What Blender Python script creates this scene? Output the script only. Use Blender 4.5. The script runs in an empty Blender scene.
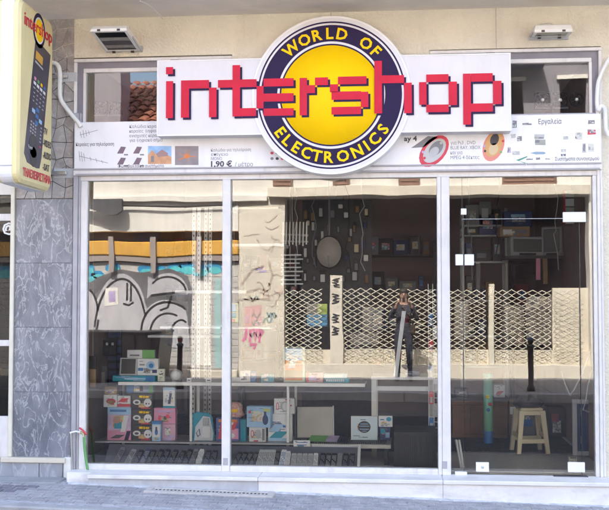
import bpy, bmesh, math, random
from mathutils import Vector, Matrix
rad = math.radians
rnd = random.Random(7)
sc = bpy.context.scene
C = sc.collection

# ------------------------------------------------------------------ camera
F = 1045.0                       # focal length in photo pixels (photo is 609 x 510)
CAM = Vector((0.0, -9.5, 1.72))
YAW, PITCH, ROLL = rad(5.41), rad(2.5), rad(0.0)
cd = bpy.data.cameras.new('camera'); cam = bpy.data.objects.new('camera', cd); C.objects.link(cam)
cd.sensor_width = 36.0; cd.sensor_fit = 'HORIZONTAL'; cd.lens = 36.0 * F / 609.0
cd.clip_start = 0.05; cd.clip_end = 2000
cam.location = CAM
CM = Matrix.Rotation(YAW, 3, 'Z') @ Matrix.Rotation(math.pi / 2 + PITCH, 3, 'X') @ Matrix.Rotation(ROLL, 3, 'Z')
cam.rotation_euler = CM.to_euler()
sc.camera = cam

# ------------------------------------------------------------------ sky, sun, exposure
SUN_EL, SUN_AZ = rad(44.0), rad(-14.0)       # sun stands behind the shop, so its front lies in shade
w = bpy.data.worlds.new('World'); sc.world = w; w.use_nodes = True
nt = w.node_tree
sky = nt.nodes.new('ShaderNodeTexSky'); sky.sky_type = 'NISHITA'; sky.sun_disc = False
sky.sun_elevation = SUN_EL; sky.sun_rotation = SUN_AZ
sky.air_density = 1.0; sky.dust_density = 4.5; sky.ozone_density = 1.0
bg = nt.nodes['Background']; nt.links.new(sky.outputs[0], bg.inputs[0]); bg.inputs[1].default_value = 0.15
sd = bpy.data.lights.new('sun', 'SUN'); sd.energy = 3.2; sd.angle = rad(0.5); sd.color = (1, 0.95, 0.87)
so = bpy.data.objects.new('sun', sd); C.objects.link(so)
sdir = Vector((math.sin(SUN_AZ) * math.cos(SUN_EL), math.cos(SUN_AZ) * math.cos(SUN_EL), math.sin(SUN_EL)))
so.rotation_euler = sdir.to_track_quat('Z', 'Y').to_euler(); so.location = (0, 6, 14)
sc.view_settings.view_transform = 'Standard'; sc.view_settings.look = 'None'
sc.view_settings.gamma = 1.0; sc.view_settings.use_curve_mapping = False
sc.view_settings.exposure = 2.75
sc.render.engine = 'CYCLES'
sc.cycles.max_bounces = 10; sc.cycles.transparent_max_bounces = 24; sc.cycles.diffuse_bounces = 5; sc.cycles.glossy_bounces = 5

# ------------------------------------------------------------------ pixel to place helpers
def P(px, py, Y):
    d = CM @ Vector(((px - 304.5) / F, -(py - 255.0) / F, -1.0))
    t = (Y - CAM.y) / d.y
    return CAM + d * t
def PZ(px, py, Z):                          # point on a level at height Z
    d = CM @ Vector(((px - 304.5) / F, -(py - 255.0) / F, -1.0))
    return CAM + d * ((Z - CAM.z) / d.z)
def rect(x0, y0, x1, y1, Y):
    xm, ym = (x0 + x1) / 2, (y0 + y1) / 2
    return P(x0, ym, Y).x, P(xm, y1, Y).z, P(x1, ym, Y).x, P(xm, y0, Y).z     # X0, Z0, X1, Z1
GY = 0.03                                    # shop glass stands in this plane
OY = -10.9                                   # house front on the far side of the street
def rrect(x0, y0, x1, y1, Y=OY):             # the same for a thing seen mirrored in the glass
    return rect(x0, y0, x1, y1, 2 * GY - Y)
def RP(px, py, Y=OY):
    v = P(px, py, 2 * GY - Y); return Vector((v.x, Y, v.z))

# ------------------------------------------------------------------ materials
MATS = {}
def mat(name, col, rough=0.6, var=0.0, scale=8.0, bump=0.0, bscale=60.0, metal=0.0, spec=0.5, col2=None, detail=4.0):
    if name in MATS: return MATS[name]
    m = bpy.data.materials.new(name); m.use_nodes = True; MATS[name] = m
    n = m.node_tree; b = n.nodes['Principled BSDF']
    b.inputs['Roughness'].default_value = rough; b.inputs['Metallic'].default_value = metal
    b.inputs['Specular IOR Level'].default_value = spec
    c1 = (*col, 1)
    if var > 0 or col2:
        tc = n.nodes.new('ShaderNodeTexCoord'); oi = n.nodes.new('ShaderNodeObjectInfo')
        ad = n.nodes.new('ShaderNodeVectorMath'); ad.operation = 'ADD'
        n.links.new(tc.outputs['Object'], ad.inputs[0]); n.links.new(oi.outputs['Location'], ad.inputs[1])
        no = n.nodes.new('ShaderNodeTexNoise'); no.inputs['Scale'].default_value = scale; no.inputs['Detail'].default_value = detail
        n.links.new(ad.outputs[0], no.inputs['Vector'])
        rp = n.nodes.new('ShaderNodeValToRGB')
        rp.color_ramp.elements[0].position = 0.3; rp.color_ramp.elements[1].position = 0.7
        a = col2 if col2 else tuple(max(0, v * (1 - var)) for v in col)
        z = col if col2 else tuple(min(1, v * (1 + var)) for v in col)
        rp.color_ramp.elements[0].color = (*a, 1); rp.color_ramp.elements[1].color = (*z, 1)
        n.links.new(no.outputs[0], rp.inputs[0]); n.links.new(rp.outputs[0], b.inputs['Base Color'])
    else:
        b.inputs['Base Color'].default_value = c1
    if bump > 0:
        tc2 = n.nodes.new('ShaderNodeTexCoord')
        nb = n.nodes.new('ShaderNodeTexNoise'); nb.inputs['Scale'].default_value = bscale; nb.inputs['Detail'].default_value = 6
        n.links.new(tc2.outputs['Object'], nb.inputs['Vector'])
        bp = n.nodes.new('ShaderNodeBump'); bp.inputs['Strength'].default_value = bump; bp.inputs['Distance'].default_value = 0.02
        n.links.new(nb.outputs[0], bp.inputs['Height']); n.links.new(bp.outputs[0], b.inputs['Normal'])
    return m
def marble(name, base, vein, scale=3.0, width=0.06, rough=0.3, dark=None, k1=.5, k2=.5, aniso=(1, 1, 1)):
    if name in MATS: return MATS[name]
    m = bpy.data.materials.new(name); m.use_nodes = True; MATS[name] = m
    n = m.node_tree; b = n.nodes['Principled BSDF']; b.inputs['Roughness'].default_value = rough
    tc = n.nodes.new('ShaderNodeTexCoord'); oi = n.nodes.new('ShaderNodeObjectInfo')
    mul = n.nodes.new('ShaderNodeVectorMath'); mul.operation = 'MULTIPLY_ADD'
    n.links.new(oi.outputs['Random'], mul.inputs[0]); mul.inputs[1].default_value = (37, 21, 13)
    mp = n.nodes.new('ShaderNodeMapping'); mp.inputs['Rotation'].default_value = (0, rad(38), 0); mp.inputs['Scale'].default_value = aniso
    n.links.new(tc.outputs['Object'], mp.inputs[0]); n.links.new(mp.outputs[0], mul.inputs[2])
    no = n.nodes.new('ShaderNodeTexNoise'); no.inputs['Scale'].default_value = scale; no.inputs['Detail'].default_value = 7; no.inputs['Roughness'].default_value = .55
    no.inputs['Distortion'].default_value = 1.2
    n.links.new(mul.outputs[0], no.inputs['Vector'])
    sub = n.nodes.new('ShaderNodeMath'); sub.operation = 'SUBTRACT'; sub.inputs[1].default_value = 0.5
    ab = n.nodes.new('ShaderNodeMath'); ab.operation = 'ABSOLUTE'
    n.links.new(no.outputs[0], sub.inputs[0]); n.links.new(sub.outputs[0], ab.inputs[0])
    r1 = n.nodes.new('ShaderNodeMapRange'); r1.inputs[1].default_value = 0.0; r1.inputs[2].default_value = width
    r1.inputs[3].default_value = k1; r1.inputs[4].default_value = 0.0
    n.links.new(ab.outputs[0], r1.inputs[0])
    vo = n.nodes.new('ShaderNodeTexVoronoi'); vo.feature = 'DISTANCE_TO_EDGE'; vo.inputs['Scale'].default_value = scale * 1.3
    n2 = n.nodes.new('ShaderNodeTexNoise'); n2.inputs['Scale'].default_value = 4; n.links.new(mul.outputs[0], n2.inputs['Vector'])
    mx0 = n.nodes.new('ShaderNodeVectorMath'); mx0.operation = 'MULTIPLY_ADD'; mx0.inputs[1].default_value = (.35, .35, .35)
    n.links.new(n2.outputs[1], mx0.inputs[0]); n.links.new(mul.outputs[0], mx0.inputs[2]); n.links.new(mx0.outputs[0], vo.inputs['Vector'])
    r2 = n.nodes.new('ShaderNodeMapRange'); r2.inputs[2].default_value = 0.02; r2.inputs[3].default_value = k2; r2.inputs[4].default_value = 0.0
    n.links.new(vo.outputs[0], r2.inputs[0])
    mxm = n.nodes.new('ShaderNodeMath'); mxm.operation = 'MAXIMUM'; n.links.new(r1.outputs[0], mxm.inputs[0]); n.links.new(r2.outputs[0], mxm.inputs[1])
    n3 = n.nodes.new('ShaderNodeTexNoise'); n3.inputs['Scale'].default_value = scale * 0.8; n3.inputs['Detail'].default_value = 8
    n.links.new(mul.outputs[0], n3.inputs['Vector'])
    rp = n.nodes.new('ShaderNodeValToRGB'); rp.color_ramp.elements[0].position = .35; rp.color_ramp.elements[1].position = .65
    dk = dark or tuple(v * .62 for v in base)
    rp.color_ramp.elements[0].color = (*dk, 1); rp.color_ramp.elements[1].color = (*base, 1)
    n.links.new(n3.outputs[0], rp.inputs[0])
    mix = n.nodes.new('ShaderNodeMix'); mix.data_type = 'RGBA'
    n.links.new(mxm.outputs[0], mix.inputs[0]); n.links.new(rp.outputs[0], mix.inputs[6]); mix.inputs[7].default_value = (*vein, 1)
    n.links.new(mix.outputs[2], b.inputs['Base Color'])
    return m
def glass(name, ior, tint=(0.93, 0.96, 0.95), rough=0.0):
    m = bpy.data.materials.new(name); m.use_nodes = True; n = m.node_tree; n.nodes.clear()
    o = n.nodes.new('ShaderNodeOutputMaterial'); mx = n.nodes.new('ShaderNodeMixShader'); fr = n.nodes.new('ShaderNodeFresnel')
    tr = n.nodes.new('ShaderNodeBsdfTransparent'); gl = n.nodes.new('ShaderNodeBsdfGlossy')
    fr.inputs[0].default_value = ior; tr.inputs[0].default_value = (*tint, 1); gl.inputs['Roughness'].default_value = rough
    gl.inputs[0].default_value = (1, 1, 1, 1)
    tcg = n.nodes.new('ShaderNodeTexCoord'); ng = n.nodes.new('ShaderNodeTexNoise'); ng.inputs['Scale'].default_value = 1.6; ng.inputs['Detail'].default_value = 1
    bg_ = n.nodes.new('ShaderNodeBump'); bg_.inputs['Strength'].default_value = 1.0; bg_.inputs['Distance'].default_value = .0009
    n.links.new(tcg.outputs['Object'], ng.inputs['Vector']); n.links.new(ng.outputs[0], bg_.inputs['Height']); n.links.new(bg_.outputs[0], gl.inputs['Normal'])
    n.links.new(fr.outputs[0], mx.inputs[0]); n.links.new(tr.outputs[0], mx.inputs[1]); n.links.new(gl.outputs[0], mx.inputs[2])
    n.links.new(mx.outputs[0], o.inputs[0])
    return m

M_stucco = mat('cream_stucco', (.73, .68, .56), .85, .06, 3, .9, 45)
M_soffit = mat('soffit_paint', (.77, .73, .67), .85, .08, 2.5, .15, 40)
M_alu = mat('lilac_white_aluminium', (.70, .675, .665), .4, .05, 12)
M_alud = mat('grey_aluminium', (.37, .36, .39), .4, .08, 10)
M_alug = mat('dull_groove', (.10, .10, .12), .6)
M_white = mat('white_paint', (.78, .78, .78), .45, .04, 6)
M_acry = mat('white_acrylic', (.70, .69, .71), .22, .03, 3)
M_red = mat('crimson_film', (.60, .012, .045), .45, .08, 5, spec=.25)
M_purple = mat('purple_film', (.024, .014, .06), .45, .1, 4, spec=.15)
M_yellow = mat('yellow_film', (.98, .615, .003), .55, .02, 4, spec=.15)
M_cream = mat('cream_plastic', (.78, .68, .36), .35, .04, 4)
M_black = mat('black_plastic', (.018, .018, .022), .35)
M_char = mat('charcoal_plastic', (.038, .038, .048), .45, .2, 20)
M_silver = mat('silver_plastic', (.45, .46, .48), .35, .06, 20)
M_ink = mat('dark_print', (.06, .055, .07), .6)
M_inkg = mat('grey_print', (.22, .22, .24), .6)
M_banner = mat('printed_vinyl', (.80, .80, .82), .4, .03, 3)
M_marb = marble('blue_grey_marble', (.225, .235, .275), (.60, .61, .64), 7, .03, .3, (.13, .14, .175), .5, .16, (1.3, 1, .6))
M_marbb = marble('brown_grey_marble', (.37, .34, .325), (.60, .57, .55), 9, .03, .35, (.24, .215, .205), .35, .2)
M_marbg = marble('pale_grey_marble', (.50, .51, .55), (.60, .61, .64), 3.5, .04, .4, (.40, .41, .45), .35, .0)
M_sill = marble('white_marble', (.84, .81, .79), (.62, .60, .60), 2.5, .02, .45, (.72, .70, .70), .3, .0)
M_mort = mat('mortar', (.40, .37, .33), .9, .2, 20)
M_chrome = mat('brushed_steel', (.6, .6, .6), .3, .05, 30, metal=1)
M_dkint = mat('interior_wall_paint', (.34, .27, .27), .8, .15, 2)
M_floor = mat('terrazzo_floor', (.72, .72, .74), .35, col2=(.54, .54, .57), scale=45)
M_mat = mat('ribbed_rubber', (.09, .09, .11), .7, .2, 6)
M_wood = mat('brown_wood', (.16, .07, .035), .5, .3, 5)
M_card = mat('brown_card', (.36, .24, .13), .8, .1, 8)
M_beigep = mat('beige_plastic', (.62, .55, .38), .45, .05, 8)
M_navy = mat('navy_print', (.03, .05, .16), .5)
M_blue = mat('blue_print', (.03, .17, .45), .5, .15, 12)
M_teal = mat('teal_print', (.01, .30, .42), .5, .12, 12)
M_lblue = mat('light_blue_print', (.34, .55, .78), .5, .10, 10)
M_pink = mat('pink_print', (.72, .30, .46), .5, .10, 10)
M_green = mat('green_print', (.16, .42, .12), .5, .10, 10)
M_orange = mat('orange_print', (.70, .22, .06), .5, .2, 14)
M_redp = mat('red_print', (.62, .05, .08), .5, .1, 10)
M_lilac = mat('lilac_print', (.48, .38, .62), .5, .2, 12)
M_skin = mat('skin', (.50, .30, .22), .5)
M_hose = mat('green_hose', (.14, .34, .12), .4)
M_opw = mat('far_cream_wall', (.72, .66, .55), .85, .10, 1.2, .3, 30)
M_opb = mat('far_white_wall', (.80, .77, .71), .85, .06, 1.2, .2, 30)
M_opdk = mat('far_glass_dim_inside', (.010, .008, .010), .2, spec=.25)  # near-black colour stands in for the dim rooms behind the panes
M_opsh = mat('cream_shutter_steel', (.74, .70, .58), .5, .06, 5)
M_oyel = mat('ochre_box', (.70, .38, .06), .5, .10, 3)
M_gsil = mat('silver_spray', (.50, .49, .52), .5, .12, 2.5)
M_gblk = mat('black_spray', (.02, .02, .025), .6)
M_gblue = mat('blue_spray', (.02, .28, .55), .6, .2, 3)
M_gturq = mat('turquoise_spray', (.10, .55, .60), .6, .2, 3)
M_gpink = mat('pink_spray', (.75, .22, .38), .6, .1, 6)
M_roof = mat('clay_tile', (.40, .15, .085), .75, .35, 4)
M_asph = mat('asphalt', (.055, .055, .063), .9, .25, 10, .5, 120)
M_block = mat('grey_paving_block', (.37, .36, .375), .85, .2, 6, .3, 70)
M_blockd = mat('dark_paving_block', (.20, .19, .22), .85, .18, 6, .3, 70)
M_joint = mat('joint_mortar', (.42, .42, .45), .95, .3, 25)
M_conc = mat('concrete', (.36, .36, .37), .9, .12, 5, .4, 60)
M_sash = mat('mauve_grey_sash', (.21, .195, .23), .45, .1, 8)
M_glass = glass('shop_glass', 1.72, (.97,.98,.975))
M_glass2 = glass('clerestory_glass', 1.65, (.97,.98,.975))
M_glassd = glass('smoked_glass', 1.28, (.4, .4, .42))
M_lampg = glass('lamp_glass', 2.0, (.75, .78, .8))

def soil(m, amount=.25, sc=(14, 14, 1.6), dirt=(.30, .27, .24), lo=.52, hi=.75):
    n = m.node_tree; b = n.nodes['Principled BSDF']; src = b.inputs['Base Color']
    tc = n.nodes.new('ShaderNodeTexCoord'); mp = n.nodes.new('ShaderNodeMapping'); mp.inputs['Scale'].default_value = sc
    no = n.nodes.new('ShaderNodeTexNoise'); no.inputs['Scale'].default_value = 1.0; no.inputs['Detail'].default_value = 7; no.inputs['Roughness'].default_value = .65
    mr = n.nodes.new('ShaderNodeMapRange'); mr.inputs[1].default_value = lo; mr.inputs[2].default_value = hi; mr.inputs[4].default_value = amount
    mx = n.nodes.new('ShaderNodeMix'); mx.data_type = 'RGBA'; mx.inputs[7].default_value = (*dirt, 1)
    n.links.new(tc.outputs['Object'], mp.inputs[0]); n.links.new(mp.outputs[0], no.inputs['Vector']); n.links.new(no.outputs[0], mr.inputs[0]); n.links.new(mr.outputs[0], mx.inputs[0])
    if src.is_linked: n.links.new(src.links[0].from_socket, mx.inputs[6])
    else: mx.inputs[6].default_value = src.default_value
    n.links.new(mx.outputs[2], src)
soil(M_alu, .35); soil(M_alud, .3); soil(M_acry, .16, (5, 5, .8)); soil(M_sill, .5, (3, 9, 9), (.38, .35, .33)); soil(M_stucco, .30, (2.5, 2.5, .7), (.42, .36, .28)); soil(M_soffit, .3, (1.2, 2, 1), (.36, .32, .28))
soil(M_banner, .14, (6, 6, 1)); soil(M_cream, .25, (8, 8, 1.2), (.45, .36, .18)); soil(M_opw, .45, (1.5, 1.5, .6), (.36, .30, .25)); soil(M_opb, .3, (1.2, 1.2, .5), (.45, .40, .36)); soil(M_marbg, .35, (4, 4, 2))
soil(M_gsil, .35, (2, 2, 2), (.25, .25, .27)); soil(M_oyel, .35, (2, 2, 1), (.35, .2, .06)); soil(M_opsh, .35, (3, 3, 3), (.40, .30, .2)); soil(M_block, .5, (2.2, 2.2, 2.2), (.20, .20, .23), .5, .68); soil(M_red, .2, (6, 6, 1), (.42, .05, .08)); soil(M_yellow, .12, (4, 4, .8), (.6, .42, .05))
# ------------------------------------------------------------------ mesh helpers
class MB:
    def __init__(s): s.v = []; s.f = []; s.sm = []
    def add(s, vs, fs, smooth=False):
        o = len(s.v); s.v += [tuple(v) for v in vs]
        for f in fs: s.f.append(tuple(i + o for i in f)); s.sm.append(smooth)
        return s
    def box(s, x0, y0, z0, x1, y1, z1, bev=0.0, mtx=None):
        if x1 < x0: x0, x1 = x1, x0
        if y1 < y0: y0, y1 = y1, y0
        if z1 < z0: z0, z1 = z1, z0
        b = min(bev, (x1 - x0) * .45, (y1 - y0) * .45, (z1 - z0) * .45)
        if b <= 0:
            vs = [(x0, y0, z0), (x1, y0, z0), (x1, y1, z0), (x0, y1, z0), (x0, y0, z1), (x1, y0, z1), (x1, y1, z1), (x0, y1, z1)]
            fs = [(0, 3, 2, 1), (4, 5, 6, 7), (0, 1, 5, 4), (1, 2, 6, 5), (2, 3, 7, 6), (3, 0, 4, 7)]
        else:
            vs = []; idx = {}
            for i, (cx, sx) in enumerate(((x0, 1), (x1, -1))):
                for j, (cy, sy) in enumerate(((y0, 1), (y1, -1))):
                    for k, (cz, sz) in enumerate(((z0, 1), (z1, -1))):
                        for a in range(3):
                            p = [cx + sx * b, cy + sy * b, cz + sz * b]; p[a] = (cx, cy, cz)[a]
                            idx[(i, j, k, a)] = len(vs); vs.append(tuple(p))
            fs = []
            def q(*k): fs.append(tuple(idx[t] for t in k))
            for i in (0, 1):
                q(*[(i, j, k, 0) for j, k in ((0, 0), (1, 0), (1, 1), (0, 1))])
                q(*[(j, i, k, 1) for j, k in ((0, 0), (1, 0), (1, 1), (0, 1))])
                q(*[(j, k, i, 2) for j, k in ((0, 0), (1, 0), (1, 1), (0, 1))])
            for j in (0, 1):
                for k in (0, 1):
                    q((0, j, k, 1), (1, j, k, 1), (1, j, k, 2), (0, j, k, 2))
                    q((j, 0, k, 0), (j, 1, k, 0), (j, 1, k, 2), (j, 0, k, 2))
                    q((j, k, 0, 0), (j, k, 1, 0), (j, k, 1, 1), (j, k, 0, 1))
            for i in (0, 1):
                for j in (0, 1):
                    for k in (0, 1): q((i, j, k, 0), (i, j, k, 1), (i, j, k, 2))
        if mtx is not None: vs = [mtx @ Vector(v) for v in vs]
        return s.add(vs, fs)
    def prism(s, pts, axis, a, b, mtx=None):      # 2-D outline pushed from a to b along an axis
        n = len(pts)
        def mk(p, t):
            return {'x': (t, p[0], p[1]), 'y': (p[0], t, p[1]), 'z': (p[0], p[1], t)}[axis]
        vs = [mk(p, a) for p in pts] + [mk(p, b) for p in pts]
        if mtx is not None: vs = [mtx @ Vector(v) for v in vs]
        fs = [tuple(range(n)), tuple(range(2 * n - 1, n - 1, -1))] + [(i, (i + 1) % n, n + (i + 1) % n, n + i) for i in range(n)]
        return s.add(vs, fs)
    def ring(s, cx, cz, r0, r1, ya, yb, n=72, a0=0, a1=2 * math.pi):   # flat ring facing -Y, with thickness
        full = abs(a1 - a0 - 2 * math.pi) < 1e-6
        m = n if full else n + 1
        vs = []
        for i in range(m):
            t = a0 + (a1 - a0) * i / n
            c, q = math.cos(t), math.sin(t)
            for (r, y) in ((r0, ya), (r1, ya), (r1, yb), (r0, yb)): vs.append((cx + r * c, y, cz + r * q))
        fs = []
        for i in range(n):
            j = (i + 1) % m
            for k in range(4): fs.append((4 * i + k, 4 * i + (k + 1) % 4, 4 * j + (k + 1) % 4, 4 * j + k))
        if not full: fs += [(0, 1, 2, 3), (4 * n + 3, 4 * n + 2, 4 * n + 1, 4 * n)]
        return s.add(vs, fs)
    def tube(s, pts, r, n=8, mtx=None, caps=True):
        pts = [Vector(p) for p in pts]
        rs = r if isinstance(r, (list, tuple)) else [r] * len(pts)
        vs = []; up = None
        for i, p in enumerate(pts):
            d = (pts[min(i + 1, len(pts) - 1)] - pts[max(i - 1, 0)]).normalized()
            if up is None: up = Vector((0, 0, 1)) if abs(d.z) < .9 else Vector((1, 0, 0))
            a = d.cross(up).normalized(); b = a.cross(d).normalized(); up = b
            for k in range(n):
                t = 2 * math.pi * k / n
                vs.append(p + (a * math.cos(t) + b * math.sin(t)) * rs[i])
        if mtx is not None: vs = [mtx @ v for v in vs]
        fs = [(i * n + k, i * n + (k + 1) % n, (i + 1) * n + (k + 1) % n, (i + 1) * n + k) for i in range(len(pts) - 1) for k in range(n)]
        s.add(vs, fs, True)
        if caps: s.add(vs[:n], [tuple(range(n - 1, -1, -1))]); s.add(vs[-n:], [tuple(range(n))])
        return s
    def lathe(s, prof, n=20, mtx=None):           # profile (r, z) round Z
        vs = [(r * math.cos(2 * math.pi * k / n), r * math.sin(2 * math.pi * k / n), z) for r, z in prof for k in range(n)]
        if mtx is not None: vs = [mtx @ Vector(v) for v in vs]
        return s.add(vs, [(i * n + k, i * n + (k + 1) % n, (i + 1) * n + (k + 1) % n, (i + 1) * n + k) for i in range(len(prof) - 1) for k in range(n)], True)
    def ribbon(s, pts, wd, y, th=.004):           # painted stroke on a wall facing +Y / -Y: points (x, z)
        n = len(pts); L = []; R = []
        for i, p in enumerate(pts):
            a, b = pts[max(i - 1, 0)], pts[min(i + 1, n - 1)]
            dx, dz = b[0] - a[0], b[1] - a[1]; l = math.hypot(dx, dz) or 1
            nx, nz = -dz / l * wd / 2, dx / l * wd / 2
            L.append((p[0] + nx, p[1] + nz)); R.append((p[0] - nx, p[1] - nz))
        vs = [(x, y, z) for x, z in L] + [(x, y, z) for x, z in R] + [(x, y - th, z) for x, z in L] + [(x, y - th, z) for x, z in R]
        fs = []
        for i in range(n - 1):
            fs += [(i, i + 1, n + i + 1, n + i), (2 * n + i, 3 * n + i, 3 * n + i + 1, 2 * n + i + 1), (i, 2 * n + i, 2 * n + i + 1, i + 1), (n + i, n + i + 1, 3 * n + i + 1, 3 * n + i)]
        return s.add(vs, fs)
    def mesh(s, name):
        me = bpy.data.meshes.new(name); me.from_pydata(s.v, [], s.f); me.update()
        bm = bmesh.new(); bm.from_mesh(me); bmesh.ops.recalc_face_normals(bm, faces=bm.faces); bm.to_mesh(me); bm.free()
        me.polygons.foreach_set('use_smooth', s.sm)
        return me
def tag(o, label=None, cat=None, group=None, kind=None):
    if label: o['label'] = label
    if cat: o['category'] = cat
    if group: o['group'] = group
    if kind: o['kind'] = kind
    return o
def obj(name, mb, m, parent=None, loc=None):
    me = mb.mesh(name) if isinstance(mb, MB) else mb
    if m is not None and not me.materials: me.materials.append(m)
    o = bpy.data.objects.new(name, me); C.objects.link(o)
    if parent is not None:
        o.parent = parent
        o.matrix_parent_inverse = wm(parent).inverted()
    if loc is not None: o.location = loc
    return o
def wm(o):
    m = Matrix.LocRotScale(o.location, o.rotation_euler, o.scale)
    return (wm(o.parent) @ o.matrix_parent_inverse @ m) if o.parent else m
def thing(name, label, cat, loc=(0, 0, 0), group=None, kind=None, rot=(0, 0, 0)):
    o = bpy.data.objects.new(name, None); C.objects.link(o); o.location = loc; o.rotation_euler = rot
    o.empty_display_size = .1
    return tag(o, label, cat, group, kind)
def local(name, mb, m, parent):               # part modelled in its thing's own coordinates
    o = obj(name, mb, m); o.parent = parent; return o
def copy_tree(o, parent=None):
    c = o.copy(); C.objects.link(c); c.parent = parent
    for ch in [k for k in bpy.data.objects if k.parent == o]: copy_tree(ch, c)
    return c
TXC = {}
def text_mesh(body, size, align='LEFT', bold=0.0, sx=1.0):
    k = (body, size, align, bold, sx)
    cu = bpy.data.curves.new('lettering', 'FONT'); cu.body = body; cu.size = size; cu.align_x = align; cu.resolution_u = 2
    cu.extrude = .0008; cu.offset = bold; cu.align_y = 'BOTTOM_BASELINE'
    o = bpy.data.objects.new('tmp', cu); C.objects.link(o)
    me = bpy.data.meshes.new_from_object(o.evaluated_get(bpy.context.evaluated_depsgraph_get()))
    bpy.data.objects.remove(o); bpy.data.curves.remove(cu)
    me.materials.clear()
    if sx != 1.0:
        for v in me.vertices: v.co.x *= sx
    return me
def text(body, size, m, parent, loc, rot=(math.pi / 2, 0, 0), align='LEFT', bold=0.0, sx=1.0, name='lettering', fit=None):
    me = text_mesh(body, size, align, bold, sx)
    if fit:
        xs = [v.co.x for v in me.vertices]; k = fit / (max(xs) - min(xs)); x0 = min(xs)
        for v in me.vertices: v.co.x = (v.co.x - x0) * k
    me.materials.append(m)
    o = bpy.data.objects.new(name, me); C.objects.link(o)
    mw = Matrix.LocRotScale(Vector(loc), Matrix.Rotation(0, 3, 'X').to_euler(), None)
    o.location = loc; o.rotation_euler = rot
    if parent is not None:
        o.parent = parent; o.matrix_parent_inverse = wm(parent).inverted()
    return o

# ================================================================== SETTING
mb = MB().box(-150, -150, -.45, 150, 150, -.30)
tag(obj('ground', mb, mat('earth', (.16, .14, .12), .95, .2, .5)), kind='structure')
def gz(x): return .007 - .0247 * max(-7, min(7, x))      # the near pavement falls gently to the right
ZR0, ZR1 = -.10, .08
mb = MB(); xs = [-40 + i for i in range(81)]
for i in range(80):
    a, b = xs[i], xs[i + 1]
    mb.add([(a, -7.7, ZR1), (b, -7.7, ZR1), (b, -1.35, ZR0 + gz(b)), (a, -1.35, ZR0 + gz(a))], [(0, 1, 2, 3)])
tag(obj('road', mb, M_asph), kind='structure')
mb = MB()
for i in range(40):
    x = -39 + i * 2
    mb.box(-.996, -1.35, -.3, .996, -1.21, 0.0, .012, mtx=Matrix.Translation((x, 0, gz(x))) @ Matrix.Rotation(.0247 if abs(x) < 7 else 0, 4, 'Y'))
tag(obj('kerb', mb, M_conc), kind='structure')
mb = MB()
for i in range(40):
    mb.box(-40 + i * 2 + .004, -7.86, -.3, -38 + i * 2 - .004, -7.7, .22, .012)
tag(obj('far_kerb', mb, M_conc), kind='structure')
farpave = tag(obj('far_pavement', MB().box(-40, -11.2, -.3, 40, -7.86, .21), M_joint), kind='structure')
mb = MB()
for i in range(-30, 24):
    for j in range(8):
        mb.box(i * .4 + .006, -7.88 - j * .4 - .394, .2, i * .4 + .394, -7.88 - j * .4, .222, .006)
tag(obj('far_paving_slabs', mb, mat('worn_paving_slab', (.20, .195, .205), .85, .2, 5), farpave), kind='stuff')
# near pavement: mortar bed, blocks laid one by one
mb = MB()
for i in range(40):
    x = -39 + i * 2; mb.box(-1.0, -1.21, -.35, 1.0, .2, -.006, mtx=Matrix.Translation((x, 0, gz(x))) @ Matrix.Rotation(.0247 if abs(x) < 7 else 0, 4, 'Y'))
pave = tag(obj('pavement', mb, M_joint), kind='structure')
BW, BD = .115, .115
bmesh_ = MB().box(-BW / 2 + .005, -BD / 2 + .005, -.05, BW / 2 - .005, BD / 2 - .005, 0, .006).mesh('paving_block'); bmesh_.materials.append(M_block)
bmesh2 = bmesh_.copy(); bmesh2.materials.clear(); bmesh2.materials.append(M_blockd)
cnt = 0; rest = MB(); KX0 = -3.08                      # left of KX0 lies a darker field
DR = (P(152, 492, -.36).x, P(272, 492, -.36).x)        # drain channel
for j in range(8):
    y = -.33 - BD / 2 - j * BD
    if y - BD / 2 < -1.21: break
    for i in range(-60, 60):
        x = i * BW + (BW / 2 if j % 2 else 0) + .02
        if DR[0] - .05 < x < DR[1] + .05 and j < 2: continue
        dz = gz(x) + rnd.uniform(-.0025, .003)
        vis = -3.75 < x < 1.95
        dark = x < KX0 - (.0 + j * .09) and j > 0
        if vis and cnt < 300:
            o = bpy.data.objects.new('paving_block', bmesh2 if dark else bmesh_); C.objects.link(o); o.parent = pave
            o.location = (x, y, dz); o.rotation_euler = (rnd.uniform(-.02, .02), .0247 + rnd.uniform(-.02, .02), rnd.uniform(-.03, .03)); cnt += 1
        else:
            rest.box(x - BW / 2 + .005, y - BD / 2 + .005, dz - .05, x + BW / 2 - .005, y + BD / 2 - .005, dz)
tag(obj('paving_blocks', rest, M_block, pave), kind='stuff')
# smeared mortar fillet along the foot of the step
mb = MB(); pts = []
for i in range(121):
    x = -3.0 + i * .05
    pts.append((x, -.315 - .03 * rnd.random() - .02 * math.sin(x * 5)))
for i in range(120):
    (x0, y0), (x1, y1) = pts[i], pts[i + 1]
    mb.add([(x0, y0, gz(x0) - .004), (x1, y1, gz(x1) - .004), (x1, -.27, gz(x1) + .012), (x0, -.27, gz(x0) + .012)], [(0, 1, 2, 3)])
obj('mortar_fillet', mb, mat('pale_mortar', (.55, .55, .57), .9, .2, 20), pave)

# ================================================================== SHOP BUILDING
shop = thing('shop_building', 'cream rendered shop front with marble pier, aluminium frames and big display windows', 'building', (0, 0, 0))
XL, XR = P(73, 320, 0).x, P(604, 320, 0).x           # shop front opening
ZT = P(340, 54, 0).z                                   # top of the clerestory
ZS = P(340, 12, 0).z                                   # soffit
ZB = .165                                              # step top
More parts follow.
